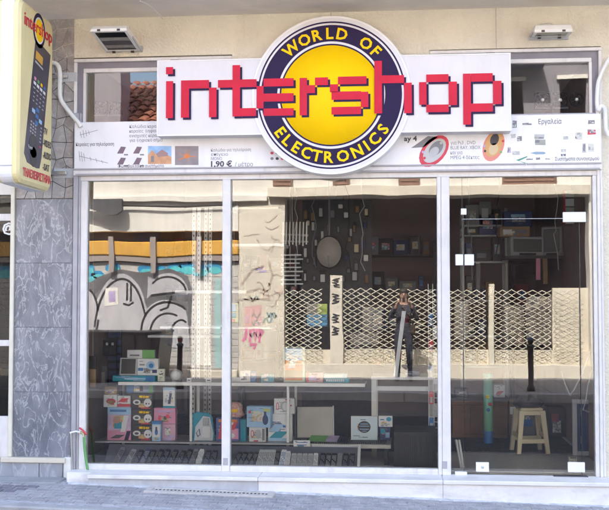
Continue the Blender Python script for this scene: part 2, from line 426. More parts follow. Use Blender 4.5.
# upper wall in slightly uneven stucco panels
wall = obj('upper_wall', MB().box(-3.32, .0, ZT + .02, 9, .25, ZS + .3), M_stucco, shop)
for xx in (P(331, 15, 0).x, P(496, 30, 0).x):
    obj('render_joint', MB().box(xx - .003, -.002, ZT + .02, xx + .003, .01, ZS), M_mort, wall)
obj('upper_storeys', MB().box(-12, .02, ZS + .3, 12, 7, 10.65), M_stucco, shop)
obj('balcony_slab', MB().box(-12, -1.05, ZS, 12, .02, ZS + .2), M_soffit, shop)
cable = MB().tube([P(140, 1, -.9), P(146, 3, -.6), P(154, 9, -.3), P(163, 19, -.02)], .004, 6)
obj('loose_cable', cable, M_white, shop)
obj('side_wall', MB().box(XR + .002, .0, -.3, 9, .25, ZT + .02), M_stucco, shop)
obj('party_wall', MB().box(-12, .3, -.3, -3.32, .55, ZS + .3), M_stucco, shop)
# marble pier
PX0, PX1 = P(14, 320, 0).x, XL - .012
obj('pier_core', MB().box(PX0, .03, -.3, PX1, .5, ZS + .1), M_mort, shop)
z1, z0 = P(45, 199, 0).z, P(45, 457, 0).z
n = 4
for i in range(n):
    a = z0 + (z1 - z0) * i / n; b = z0 + (z1 - z0) * (i + 1) / n
    obj('marble_slab', MB().box(PX0 + .004, -.002 - .0008 * (i % 2), a + .001, PX1, .03, b - .001, .001), M_marb, shop)
gx = [PX0 + (PX1 - PX0) * t for t in (0, .18, .36, .52, .68, .84, 1)]
nr = 13; zz = [z1 + .004 + (ZS - z1) * i / nr for i in range(nr + 1)]
jit = {}
for i in range(7):
    for k in range(nr + 1):
        jit[(i, k)] = (gx[i] + (rnd.uniform(-.035, .035) if 0 < i < 6 else 0), zz[k] + (rnd.uniform(-.05, .05) if 0 < k < nr else 0))
for i in range(6):
    for k in range(nr):
        q = [jit[(i, k)], jit[(i + 1, k)], jit[(i + 1, k + 1)], jit[(i, k + 1)]]
        cx = sum(p[0] for p in q) / 4; cz = sum(p[1] for p in q) / 4
        q = [(cx + (p[0] - cx) * .95, cz + (p[1] - cz) * .955) for p in q]
        obj('marble_piece', MB().prism(q, 'y', -.002 - rnd.uniform(0, .006), .03), M_marbb, shop)
zl0, zl1 = P(40, 463, -.06).z, P(40, 458, -.06).z
obj('plinth_ledge', MB().box(-3.72, -.07, zl0, PX1 - .03, .03, zl1, .005), mat('cream_ledge', (.66, .60, .50), .6, .06, 6), shop)
for i, (a, b) in enumerate(((-3.9, -3.36), (-3.355, PX1 - .06))):
    obj('plinth_slab', MB().box(a, -.05, -.05, b, .03, zl0 - .002, .003), marble('plinth_marble', (.33, .34, .38), (.55, .56, .60), 4, .04, .4, (.24, .25, .29), .4, .0, (1.3, 1, .5)), shop)
obj('plinth_mortar', MB().box(PX1 - .058, -.04, -.05, PX1 + .03, .02, zl0 + .05, .01), mat('white_filler', (.70, .69, .66), .8, .1, 12), shop)
obj('plinth_kerb', MB().box(-4.5, -.33, -.05, PX1 - .02, -.051, gz(-3.3) + .006, .008), M_conc, shop)
# neighbour entrance at the far left
ne = obj('neighbour_door', MB().box(PX0 - .035, -.03, zl1 + .001, PX0 + .002, .05, P(11, 195, 0).z + .12, .004), mat('cream_frame', (.70, .66, .55), .5, .05, 8), shop)
for (ya, yb) in ((214, 221), (340, 346), (416, 457)):
    c = rect(0, ya, 11, yb, .02)
    obj('door_rail', MB().box(-4.4, -.005, c[1], PX0 - .036, .05, c[3], .003), M_alu, ne)
obj('door_glass', MB().box(-4.4, .022, zl1, PX0 - .036, .03, P(5, 195, 0).z), M_glassd, ne)
obj('hall_back', MB().box(-4.6, 1.2, 0, PX0, 1.25, 4), M_dkint, ne)
obj('door_lintel', MB().box(-12, -.02, P(5, 195, 0).z, PX0 - .036, .3, ZS, .003), M_soffit, ne)
t = text('@', .12, M_white, ne, (P(2, 232, .015).x, .018, P(2, 232, .015).z), name='door_sticker', bold=.004)
# step
bays = [P(90, 480, -.3).x - .02, P(258, 485, -.3).x, P(443, 485, -.3).x, XR + .6]
for i in range(3):
    obj('sill_slab', MB().box(bays[i] + .001, -.315, ZB - .035, bays[i + 1] - .001, .2, ZB, .006), M_sill, shop)
    obj('step_riser', MB().box(bays[i] + .001, -.29, -.05, bays[i + 1] - .001, .2, ZB - .036, .003), M_marbg if i == 0 else M_sill, shop)
obj('jamb_footing', MB().box(PX1 + .031, -.2, -.05, bays[0], .1, ZB, .004), M_sill, shop)
# floor, inner walls, ceiling
FZ = .17
obj('shop_floor', MB().box(XL - .1, .201, -.1, XR + .1, 5.2, FZ), M_floor, shop)
mb = MB().box(XL, 1.35, FZ, XR, 4.6, FZ + .008)
for i in range(90): mb.box(XL + .02 + i * .052, 1.36, FZ + .008, XL + .046 + i * .052, 4.55, FZ + .013)
obj('rubber_matting', mb, M_mat, shop)
obj('inner_wall', MB().box(XL - .25, .31, -.1, XL - .05, 5.2, ZS + .2), M_dkint, shop)
obj('inner_wall', MB().box(XR + .05, .26, -.1, XR + .25, 5.2, ZS + .2), M_dkint, shop)
obj('inner_wall', MB().box(XL - .25, 5.2, -.1, XR + .25, 5.4, ZS + .2), M_dkint, shop)
obj('inner_ceiling', MB().box(XL - .2, .26, ZT + .14, XR + .2, 5.2, ZT + .3), mat('ceiling_paint', (.80, .79, .78), .8, .05, 2), shop)
# ---- aluminium shop front
hz0, hz1 = P(340, 178, -.02).z, P(340, 168, -.05).z
front = obj('window_frame', MB().box(XL, -.015, hz0, XR, .08, hz0 + .045, .004), M_alu, shop)
obj('shutter_box', MB().box(XL + .005, -.055, hz0 + .046, XR - .005, .09, hz1 + .01, .006), M_alu, front)
obj('shutter_lip', MB().box(XL + .03, -.062, hz0 + .05, XR - .03, -.054, hz0 + .062), M_alud, front)
obj('dark_gap', MB().box(XL + .02, -.012, hz0 + .0451, XR - .02, .05, hz0 + .0461), M_alug, front)
brz = P(340, 467.5, 0).z                                 # top of bottom rail
zc = hz1 + .012
def upright(xa, xb, ya=-.02, yb=.085, m=M_alu, z0=ZB, z1=hz0, nm='mullion'):
    return obj(nm, MB().box(xa, ya, z0, xb, yb, z1, .004), m, front)
def px(x, y=320, Y=0): return P(x, y, Y).x
J0, J1 = px(80), px(86.5)
obj('jamb', MB().box(XL, -.035, ZB, XL + .045, .1, hz1 + .55, .006), M_alud, front)
obj('jamb', MB().box(XL + .046, -.02, ZB, J0, .1, hz1 + .55, .004), M_alud, front)
obj('jamb', MB().box(J0 + .001, -.012, ZB, J1, .09, hz0, .004), M_alu, front)
m1 = (px(222.5), px(230.5)); m2 = (px(437.5), px(450))
upright(m1[0], m1[1], -.03)
upright(m2[0], m2[0] + .035, -.03); upright(m2[0] + .0365, m2[1], -.034)
R0, R1 = px(594), XR
obj('jamb', MB().box(R0, -.012, ZB, R0 + .035, .09, hz0, .004), M_alu, front)
obj('jamb', MB().box(R0 + .036, -.03, ZB, R0 + .062, .1, hz1 + .55, .005), M_alu, front)
obj('jamb', MB().box(R0 + .063, -.02, ZB, R1, .1, hz1 + .55, .005), M_alu, front)
for (xa, xb) in ((J1, m1[0]), (m1[1], m2[0])):
    obj('bottom_rail', MB().box(xa + .001, -.02, ZB, xb - .001, .08, brz, .004), M_alu, front)
    obj('bottom_bead', MB().box(xa + .001, -.028, ZB + .001, xb - .001, -.0205, ZB + .014), M_alu, front)
    obj('glass_pane', MB().box(xa + .0005, GY - .003, brz - .0005, xb - .0005, GY + .003, hz0), M_glass, front)
for xx in (m1, m2):
    zq = P(226, 461, 0).z; c = (xx[0] + xx[1]) / 2
    obj('rivet_plate', MB().box(c - .022, xx is m1 and -.0335 or -.0375, zq - .035, c + .022, -.03, zq + .03, .002), M_alud, front)
# ---- all-glass door
door = obj('glass_door', MB().box(px(464), GY - .005, ZB + .012, px(580), GY + .005, P(520, 218.5, GY).z - .004), M_glass, shop)
xa, xb, xc, xd = m2[1], px(463), px(581), R0
zt = P(520, 218.5, GY).z
obj('side_glass', MB().box(xa + .001, GY - .005, ZB + .001, xb - .001, GY + .005, hz0), M_glass, front)
obj('side_glass', MB().box(xc + .001, GY - .005, ZB + .001, xd - .001, GY + .005, zt), M_glass, front)
obj('transom_glass', MB().box(xb + .002, GY - .005, zt, xd - .001, GY + .005, hz0), M_glass, front)
obj('glass_edge', MB().box(xb - .001, GY - .006, zt - .004, xc, GY + .006, zt - .0005), mat('green_glass_edge', (.55, .62, .62), .2), front)
for xx in (xb, xc - .001):
    obj('glass_edge', MB().box(xx - .0012, GY - .0055, ZB + .001, xx + .0012, GY + .0055, zt if xx != xb else hz0), mat('dark_glass_edge', (.06, .08, .09), .2), front)
def plate(x0, y0, x1, y1, nm, par, th=.02):
    c = rect(x0, y0, x1, y1, GY - .02)
    return obj(nm, MB().box(c[0], GY - th, c[1], c[2], GY + th, c[3], .003), M_white, par)
plate(455.5, 254.3, 463.2, 265.3, 'pane_clip', front); plate(464.6, 254.3, 474, 265.3, 'pane_clip', front)
plate(461, 208.5, 466.5, 214.5, 'pane_clip', front)
plate(563, 212, 586, 222, 'top_patch_fitting', door)
lk = plate(476, 462.5, 489, 472, 'lock_fitting', door)
c = rect(476, 462.5, 489, 472, GY - .02)
obj('keyhole', MB().lathe([(.0, 0), (.012, 0), (.012, .006), (0, .006)], 14, Matrix.Translation(((c[0] + c[2]) / 2, GY - .0195, (c[1] + c[3]) / 2)) @ Matrix.Rotation(math.pi / 2, 4, 'X')), M_chrome, lk)
plate(568, 462.5, 585, 472.5, 'floor_patch_fitting', door)
obj('floor_spring_plate', MB().box(px(552), -.03, ZB + .0005, px(586), .06, ZB + .004), M_alug, door)
obj('end_block', MB().box(px(455, 470), -.02, ZB, px(467, 470), .05, ZB + .028, .003), M_white, front)
# ---- clerestory windows
def clerestory(x0, x1, ytop, ybot):
    c = rect(x0, ytop, x1, ybot, .0)
    X0, Z0, X1, Z1 = c
    o = obj('clerestory_window', MB().box(X0, -.012, Z1 - .03, X1, .1, Z1, .004), M_alu, shop)
    obj('frame_head_box', MB().box(X0 + .001, .02, Z1 - .085, X1 - .001, .1, Z1 - .031), M_sash, o)  # set-back head piece in the sash's own mauve grey
    for (a, b) in ((X0, X0 + .03), (X1 - .03, X1)): obj('frame_upright', MB().box(a, -.01, Z0, b, .1, Z1 - .031, .004), M_alu, o)
    for (a, b) in ((X0 + .031, X0 + .085), (X1 - .085, X1 - .031)): obj('sash_stile', MB().box(a, .015, Z0, b, .08, Z1 - .086), M_sash, o)
    obj('sash_rail', MB().box(X0 + .086, .013, Z1 - .125, X1 - .086, .075, Z1 - .087, .004), M_alu, o)
    for (a, b) in ((X0 + .086, X0 + .11), (X1 - .11, X1 - .086)): obj('sash_stile', MB().box(a, .012, Z0, b, .075, Z1 - .126), M_alu, o)
    obj('glass_pane', MB().box(X0 + .111, .035, Z0, X1 - .111, .041, Z1 - .126), M_glass2, o)
    obj('sash_foot', MB().box(X0, -.008, Z0 - .06, X1, .1, Z0 - .001), M_alud, o)
    return X0, Z0, X1, Z1
bz = P(340, 117, 0).z
CL = clerestory(74, 232, 57.5, 121)
CR = clerestory(430, 602, 49, 114)
obj('panel_behind_sign', MB().box(CL[2] + .001, -.005, P(340, 121, 0).z, CR[0] - .001, .2, ZT + .02), M_stucco, shop)
obj('panel_behind_banner', MB().box(XL + .06, .0, hz1 + .012, XR - .07, .1, CL[1] - .061), M_alud, shop)

# ================================================================== MAIN SIGN
SY = -.22                                              # front face of the light box
sign = thing('shop_sign', 'white light box sign reading intershop with round yellow and purple emblem', 'sign', (P(334, 97, 0).x, 0, P(334, 134, 0).z))
s0 = rect(157, 56.5, 511, 133.5, SY)
cc = P(331, 95, SY); K = F / (SY + 9.5) * 1.0
K = 1.0 / (P(332, 95, SY).x - P(331, 95, SY).x)        # pixels per metre on the face
cx_, cz_ = cc.x, cc.z
rim = 79.5 / K
# outline of box plus disc, built as two overlapping solids with differing planes
obj('box_body', MB().box(s0[0], SY + .012, s0[1], s0[2], -.006, s0[3], .004), mat('sign_case', (.62, .62, .64), .4, .05, 6), sign)
mb = MB(); fw = .012
for (a, b, c_, d) in ((s0[0], s0[1], s0[0] + fw, s0[3]), (s0[2] - fw, s0[1], s0[2], s0[3]), (s0[0] + fw, s0[1], s0[2] - fw, s0[1] + fw), (s0[0] + fw, s0[3] - fw, s0[2] - fw, s0[3])):
    mb.box(a, SY - .004, b, c_, SY + .02, d)
obj('edge_trim', mb, M_white, sign)
obj('face_panel', MB().box(s0[0] + fw, SY, s0[1] + fw, s0[2] - fw, SY + .011, s0[3] - fw), M_acry, sign)
disc = obj('emblem', MB().lathe([(0, 0), (rim, 0), (rim, .19), (0, .19)], 96, Matrix.Translation((cx_, -.012, cz_)) @ Matrix.Rotation(math.pi / 2, 4, 'X')), M_acry, sign)
for p in disc.data.polygons: p.use_smooth = False
y_ = -.012 - .19
DY = SY - .006
disc.data.transform(Matrix.Diagonal((1, (DY + .0) / y_, 1, 1)))
def emb(r0, r1, m, lay, nm):
    obj(nm, MB().ring(cx_, cz_, r0 / K, r1 / K, DY - .0007 * lay, DY + .001, 96), m, disc)
emb(77.6, 79.6, M_white, 5, 'rim_trim')
emb(72.6, 74.2, M_purple, 1, 'thin_ring'); emb(54, 70.6, M_purple, 1, 'purple_ring'); emb(50, 51.6, M_purple, 1, 'thin_ring')
obj('yellow_disc', MB().lathe([(0, 0), (50 / K, 0), (50 / K, .002), (0, .002)], 96, Matrix.Translation((cx_, DY + .0012, cz_)) @ Matrix.Rotation(math.pi / 2, 4, 'X')), M_yellow, disc)
def ring_letters(letters, rr, size, up):
    for ch, a in letters:
        t = rad(a); x = cx_ + rr / K * math.cos(t); z = cz_ + rr / K * math.sin(t)
        me = text_mesh(ch, size, 'CENTER', .0035, 1.0); me.materials.append(M_yellow)
        # centre the glyph vertically
        zs = [v.co.y for v in me.vertices]; mid = (min(zs) + max(zs)) / 2; xs = [v.co.x for v in me.vertices]; mx = (min(xs) + max(xs)) / 2
        for v in me.vertices: v.co.y -= mid; v.co.x -= mx
        o = bpy.data.objects.new('ring_letter', me); C.objects.link(o)
        th = t - math.pi / 2 if up else t + math.pi / 2
        o.matrix_world = Matrix.Translation((x, DY - .0024, z)) @ Matrix.Rotation(-th, 4, 'Y') @ Matrix.Rotation(math.pi / 2, 4, 'X')
        o.parent = disc; o.matrix_parent_inverse = wm(disc).inverted()
ring_letters([('W', 130), ('O', 115.5), ('R', 103), ('L', 91), ('D', 79.5), ('O', 55.5), ('F', 43.5)], 62, .142, True)
ring_letters([('E', 216), ('L', 226), ('E', 236.5), ('C', 247), ('T', 257), ('R', 268), ('O', 281), ('N', 294.5), ('I', 304.5), ('C', 314), ('S', 326)], 62.4, .142, False)
LET = {'i': [(166, 67, 173, 74), (166, 81, 173, 118)],
       'n': [(181, 80.3, 189, 117.5), (189, 80, 209, 88.3), (209, 87.5, 216.5, 117)],
       't': [(232.5, 65, 240, 116.3), (218, 79.8, 232.5, 87.5), (240, 79.2, 256.5, 87), (240, 108, 256, 116)],
       'e': [(256.5, 86, 263.5, 108.3), (263.5, 78.3, 293.5, 86.2), (263.5, 93.3, 293.5, 101.3), (263.5, 108.3, 293.5, 115.6)],
       'r': [(299.6, 77.8, 307, 115.2), (307, 85, 315, 93), (315, 77.3, 328, 85)],
       's': [(338, 76.3, 366.5, 84), (330, 84.2, 338, 92), (331.5, 91.3, 361, 99.5), (361, 91.6, 368.3, 107), (331.5, 106.7, 361, 114.2)],
       'h': [(374.4, 60.8, 382, 113.3), (382, 75.2, 404, 83), (404, 82.6, 411.8, 113)],
       'o': [(426.3, 74.2, 448.5, 81.8), (419.2, 82, 426.5, 104.5), (448.7, 81.5, 457, 105), (426.3, 104.5, 448.7, 112)],
       'p': [(463.2, 73.5, 471, 124.5), (471, 73.2, 492.7, 81.4), (493, 80.7, 501.5, 104), (471, 103.3, 493, 111.5)]}
for ch, rects in LET.items():
    a, b = MB(), MB()
    for q in rects:
        c = rect(*q, SY - .012)
        a.box(c[0], DY - .0065, c[1], c[2], DY - .0045, c[3])
        o_ = 2.1 / K
        b.box(c[0] + o_, DY - .0040, c[1] - o_, c[2] + o_, DY - .0028, c[3] - o_)
    L = obj('pixel_letter', a, M_red, sign); obj('letter_shadow', b, M_purple, L)
for xx in (176, 490):
    c = P(xx, 56, -.1)
    obj('mounting_bracket', MB().box(c.x - .04, -.16, s0[3] - .001, c.x + .04, -.002, s0[3] + .02, .003), M_char, sign)

# ================================================================== PRINTED BANNER
BY = -.055
c0 = rect(74.5, 118, 601, 165.5, BY)
ban = thing('printed_banner', 'long white printed fascia panel with pictures and prices above the shop windows', 'sign', (c0[0], BY, c0[1]))
obj('panel', MB().box(c0[0], BY, c0[1], c0[2], -.003, c0[3], .003), M_banner, ban)
obj('lower_edge', MB().box(c0[0], BY - .004, c0[1] - .012, c0[2], -.06 + .03, c0[1] - .0005), M_alud, ban)
def bt(s, x, y, h, m=M_ink, w=None, bold=.0):
    p = P(x, y, BY); ww = None
    if w: ww = P(x + w, y, BY).x - p.x
    text(s, h / K * 1.42, m, ban, (p.x, BY - .0012, p.z), fit=ww, bold=bold)
def bq(nm, pts, m, lay=1):
    q = [P(x, y, BY) for x, y in pts]
    return obj(nm, MB().prism([(v.x, v.z) for v in q], 'y', BY - .0006 * lay, BY + .001), m, ban)
def blob(cx, cy, rx, ry, rot, n=20):
    return [(cx + rx * math.cos(t) * math.cos(rot) - ry * math.sin(t) * math.sin(rot), cy + rx * math.cos(t) * math.sin(rot) + ry * math.sin(t) * math.cos(rot)) for t in [2 * math.pi * i / n for i in range(n)]]
bt('Κεραίες για τηλεόραση', 76, 146, 3.4, M_ink, 38)
for i, s in enumerate(('Καλώδια κεραίας', 'κεραίες ψηφιακές', 'ενισχυτές κεραίας', 'για ψηφιακό σήμα')): bt(s, 129.5, 128 + i * 4.6, 3.2, M_inkg, 33)
bt('Φωτοβολταϊκά συστήματα', 118, 167.6, 3.0, M_ink, 46)
def banten(x0, y0, x1, y1, els, w_):
    mb = MB(); a, b = P(x0, y0, BY), P(x1, y1, BY)
    mb.ribbon([(a.x, a.z), (b.x, b.z)], .004, BY - .0012, .001)
    for t, l in els:
        cx, cy = x0 + (x1 - x0) * t, y0 + (y1 - y0) * t
        p, q = P(cx - .6, cy - l, BY), P(cx + .6, cy + l, BY)
        mb.ribbon([(p.x, p.z), (q.x, q.z)], .0035, BY - .0012, .001)
    obj('antenna_picture', mb, M_inkg, ban)
banten(80, 135, 98, 130, [(.05, 3), (.2, 4), (.35, 3), (.5, 2)], 1)
banten(79, 156, 108, 163, [(.02, 5), (.1, 5), (.18, 4), (.4, 2), (.6, 2), (.8, 1.5)], 1)
for (x, y) in ((117, 150), (133, 150), (117, 161), (133, 161)):
    q = bq('solar_panel_picture', [(x, y + 3.5), (x + 4, y - 3.5), (x + 9, y - 3), (x + 6, y + 3.5)], mat('panel_print', (.20, .14, .17), .6, .1, 30))
    bq('picture_caption', [(x + 7, y + 4), (x + 11, y + 4), (x + 11, y + 5.4), (x + 7, y + 5.4)], M_inkg)
bq('house_photo_sky', [(148, 146), (171.5, 146), (171.5, 164), (148, 164)], mat('photo_sky', (.30, .50, .78), .5, .2, 12))
bq('house_photo_wall', [(148, 164), (148, 155), (152, 150), (156, 154), (162, 151), (168, 155), (171.5, 157), (171.5, 164)], mat('photo_house', (.62, .33, .18), .5, .2, 14), 2)
bq('house_photo_roof', [(156, 154), (162, 149.5), (168, 153), (168, 156), (158, 157)], mat('photo_roof', (.36, .22, .22), .5), 3)
bq('house_photo_window', [(151, 156), (154, 156), (154, 162), (151, 162)], M_inkg, 4)
bq('dish_photo', [(175, 146), (198.5, 146), (198.5, 165), (175, 165)], mat('photo_taupe', (.27, .23, .24), .5, .15, 12))
for a in range(5):
    t = a * 1.25; bq('dish_photo_rod', [(186, 156), (186 + 9 * math.cos(t), 156 + 6 * math.sin(t)), (186.6 + 9 * math.cos(t), 156.8 + 6 * math.sin(t)), (187, 156.8)], M_orange, 2)
bq('dish_photo_centre', blob(187, 156, 3, 2.4, 0, 12), M_orange, 3)
for i, s in enumerate(('Καλώδιο για τηλεόραση', 'επίγειο', 'ΜΟΝΟ')): bt(s, 211, 151.5 + i * 4.3, 3.0, M_inkg, (40, 17, 11)[i])
bt('1,90 €', 211, 166.6, 5.6, M_ink, 21, .002); bt('/ μέτρο', 235, 166.4, 4.4, M_inkg, 18)
for i in range(8):
    x = 272 + (i % 4) * 5.2; y = 153 + (i // 4) * 5.5
    bq('gadget_picture', blob(x, y, 1.7, 1.5, 0, 8), (M_redp, M_inkg, M_ink)[i % 3])
bt('ay 4', 404, 141, 5, M_ink, 13, .002)
bq('lever_picture', [(411, 148), (428, 136), (438, 137), (424, 147)], M_inkg)
R_ = bq('remote_picture', blob(434, 151, 18.5, 11.5, -.85), M_redp, 1)
bq('remote_picture_face', blob(434.5, 150.6, 14.5, 8.5, -.85), mat('print_grey', (.50, .50, .49), .5), 2)
bq('remote_picture_well', blob(436, 148.5, 9, 5.6, -.85), M_inkg, 3)
bq('remote_picture_pad', blob(434, 152, 6, 4, -.85), M_silver, 4)
for i, (x, y) in enumerate(((423, 152), (424.5, 158), (441, 143))): bq('remote_picture_key', blob(x, y, 1.4, 1.4, 0, 8), (M_lilac, M_redp, M_silver)[i], 5)
for i, s in enumerate(('για Ps3 , DVD', 'BLUE RAY, XBOX', 'και για', 'MPEG 4 δέκτες')): bt(s, 450.5, 144.5 + i * 4.9, 3.6, M_inkg, (25, 30, 12, 29)[i])
bq('orange_remote_picture', blob(493.5, 146, 16, 10.2, -1.2), mat('print_salmon', (.72, .25, .20), .5), 1)
bq('orange_remote_picture_face', blob(494, 144, 13.5, 8.2, -1.2), mat('print_amber', (.62, .36, .14), .5), 2)
bq('orange_remote_picture_well', blob(494.5, 139.5, 6, 4.2, -1.2), M_ink, 3)
bq('orange_remote_picture_pad', blob(493.5, 149, 6, 4.5, -1.2), mat('print_sand', (.62, .48, .30), .5), 3)
for i, (x, y) in enumerate(((484.5, 146), (485, 151), (503, 141), (501, 152))): bq('orange_remote_picture_key', blob(x, y, 1.3, 1.3, 0, 8), (M_lilac, M_ink, M_redp, M_green)[i], 4)
bt('Εργαλεία', 538.5, 124, 5.0, M_ink, 23)
bt('Συστήματα συναγερμού', 555, 160.6, 3.4, M_ink, 44)
items = [(512, 120, 517, 128, M_inkg), (522, 123, 532, 125, M_inkg), (511, 134, 516, 138, M_silver), (517, 136, 522, 141, M_inkg), (534, 134, 545, 139, M_silver),
         (534.5, 139, 546, 145.5, mat('print_sage', (.34, .36, .33), .5)), (563, 136, 568.5, 139.5, M_silver), (575, 132, 583, 140, mat('print_pale', (.60, .60, .56), .5)),
         (588, 120, 595, 124, M_inkg), (587, 129, 596, 134.5, M_redp), (507, 147, 511, 153, M_lilac), (512, 151, 520, 155, M_silver), (561, 149, 566, 152, M_silver), (561, 154, 566, 156, M_navy),
         (582, 143, 586, 153, M_silver), (588, 143, 594, 152, mat('print_pale', (.6, .6, .56), .5)), (526, 158.5, 533, 159.8, M_inkg), (536, 157.5, 540, 159.5, M_inkg), (545, 158, 550, 159.5, M_inkg)]
for x0, y0, x1, y1, m in items:
    tones = (m, m, M_silver, mat('print_pale', (.6, .6, .56)), M_inkg, mat('print_sage', (.34, .36, .33)))
    for q in range(6):
        ux, uy = rnd.uniform(0, .6), rnd.uniform(0, .6); w2, h2 = rnd.uniform(.25, .45), rnd.uniform(.25, .45)
        if q == 0: ux, uy, w2, h2 = .05, .05, .9, .9
        a0, b0, a1, b1 = x0 + (x1 - x0) * ux, y0 + (y1 - y0) * uy, x0 + (x1 - x0) * min(1, ux + w2), y0 + (y1 - y0) * min(1, uy + h2)
        e = [rnd.uniform(-.5, .5) for _ in range(4)]
        bq('tool_picture', [(a0 + e[0], b0), (a1, b0 + e[1]), (a1 + e[2], b1), (a0, b1 + e[3])], tones[0] if q == 0 else rnd.choice(tones), q + 1)
bq('screwdriver_picture', [(530, 153), (536, 151.6), (544, 151.8), (546, 153), (544, 154.2), (536, 154.4)], mat('print_steel_blue', (.25, .36, .48), .5))
bq('pliers_picture', [(516, 160), (527, 156), (527.5, 157), (519, 161), (527, 163), (526.5, 164)], mat('print_bottle_green', (.10, .30, .22), .5))
cq = P(526, 163, BY - .01); obj('hook', MB().tube([(cq.x, BY + .0, cq.z), (cq.x, BY - .015, cq.z - .005), (cq.x + .004, BY - .012, cq.z - .03)], .003, 6), M_white, ban)

# ================================================================== PROJECTING SIGN
BX = P(53, 110, -.2).x
by0, by1 = -1.06, -.2
bz0, bz1 = P(53, 193, -.2).z, P(53, 22, -.2).z
blade = thing('projecting_sign', 'cream double sided projecting sign with a big remote control picture', 'sign', (BX - .1, -.2, bz0))
def rrpts(a0, a1, b0, b1, r, n=6):
    o = []
    for (cx, cz, s) in ((a1 - r, b0 + r, -90), (a1 - r, b1 - r, 0), (a0 + r, b1 - r, 90), (a0 + r, b0 + r, 180)):
        for i in range(n + 1):
            t = rad(s + 90 * i / n); o.append((cx + r * math.cos(t), cz + r * math.sin(t)))
    return o
BT = .105                                              # band thickness
obj('edge_band', MB().prism(rrpts(by0, by1, bz0, bz1, .10), 'x', BX - .055 - BT, BX - .055), mat('satin_aluminium', (.72, .73, .75), .35, .04, 8), blade)
for sgn, xo in ((1, BX - .055), (-1, BX - .055 - BT)):
    mb = MB()
    o0 = rrpts(by0 + .004, by1 - .004, bz0 + .004, bz1 - .004, .097); o1 = rrpts(by0 + .012, by1 - .012, bz0 + .012, bz1 - .012, .09); o2 = rrpts(by0 + .04, by1 - .04, bz0 + .04, bz1 - .04, .075)
    n = len(o0)
    vs = [(xo - sgn * .002, a, b) for a, b in o0] + [(xo + sgn * .035, a, b) for a, b in o1] + [(xo + sgn * .055, a, b) for a, b in o2]
    fs = [(k * n + i, k * n + (i + 1) % n, (k + 1) * n + (i + 1) % n, (k + 1) * n + i) for k in range(2) for i in range(n)] + [tuple(range(2 * n, 3 * n))]
    mb.add(vs, fs); obj('moulded_face', mb, M_cream, blade)
obj('band_seam', MB().box(BX - .056 - BT, by0 - .003, bz0 + .14, BX - .054, by0 + .02, bz0 + .15), M_alud, blade)
fu0, fu1, fv0, fv1 = by0 + .03, by1 - .02, bz0 + .02, bz1 - .02
def fp(u, v): return (fu0 + (fu1 - fu0) * u, fv0 + (fv1 - fv0) * v)
def fq(nm, pts, m, lay=1, par=None): return obj(nm, MB().prism([fp(*p) for p in pts], 'x', BX - .001, BX + .0012 * lay), m, par or blade)
def ft(s, u, v, wu, h, m, bold=0):
    a = fp(u, v); text(s, h, m, blade, (BX + .005, a[0], a[1]), rot=(math.pi / 2, 0, math.pi / 2), fit=wu * (fu1 - fu0), bold=bold)
asp = (fu1 - fu0) / (fv1 - fv0)
def fc(u, v, r, n=28): return [(u + r * math.cos(2 * math.pi * i / n), v + r * asp * math.sin(2 * math.pi * i / n)) for i in range(n)]
fq('badge_ring', fc(.545, .895, .19), M_purple, 1); fq('badge_line', fc(.545, .895, .145), M_white, 2); fq('badge_disc', fc(.545, .895, .125), M_yellow, 3)
ft('intershop', .09, .872, .86, .16, M_red, .002)
rq = fq('remote_picture', [(.44, .84), (.92, .80), (.66, .17), (.60, .105), (.50, .10), (.22, .115), (.13, .16)], mat('print_midnight', (.030, .026, .055), .3), 1)
def ru(s, t):          # coordinates on the slanted remote: s across, t from top down
    a = (.44 + (.13 - .44) * t, .84 + (.16 - .84) * t); b = (.92 + (.66 - .92) * t, .80 + (.11 - .80) * t)
    return (a[0] + (b[0] - a[0]) * s, a[1] + (b[1] - a[1]) * s)
def rkey(s, t, ds, dt, m, nm='remote_picture_key'): fq(nm, [ru(s - ds, t - dt), ru(s + ds, t - dt), ru(s + ds, t + dt), ru(s - ds, t + dt)], m, 2)
rkey(.32, .13, .22, .035, M_oyel); rkey(.35, .19, .25, .008, M_silver)
for i, m in enumerate((M_pink, M_green, M_yellow, M_blue)): rkey(.2 + i * .2, .33, .055, .013, m)
for i in range(4): rkey(.2 + i * .2, .37, .07, .012, M_white)
for i in range(4): rkey(.2 + i * .2, .41, .06, .005, M_silver)
for j in range(3):
    for i in range(4): rkey(.22 + i * .19, .45 + j * .035, .04, .004, M_silver)
for s, t in ((.5, .565), (.28, .6), (.5, .62), (.72, .635), (.5, .675)): rkey(s, t, .085, .016, M_lblue if (s != .5) else M_blue)
for j in range(4):
    for i in range(3): rkey(.22 + i * .13, .70 + j * .028, .035, .006, M_silver)
for j in range(5): rkey(.8, .68 + j * .03, .04, .005, M_silver)
rkey(.82, .84, .04, .008, M_redp)
fq('remote_picture_pad', [(p[0], p[1]) for p in fc(ru(.45, .88)[0], ru(.45, .88)[1], .13, 16)], M_black, 2); fq('remote_picture_pad', fc(ru(.5, .96)[0], ru(.5, .96)[1] - .004, .11, 16), M_black, 2)
ft('Power', .24, .195, .13, .05, M_silver)
for s, v in (('-TV', .315), ('-VIDEO', .245), ('-AUDIO', .175), ('-SAT', .105)): ft(s, .70, v, {'-TV': .13}.get(s, .26 if s != '-SAT' else .2), .085, M_ink, .001)
ft('ΤΗΛΕΧΕΙΡΙΣΤΗΡΙΑ', .10, .035, .86, .095, M_redp, .0025)
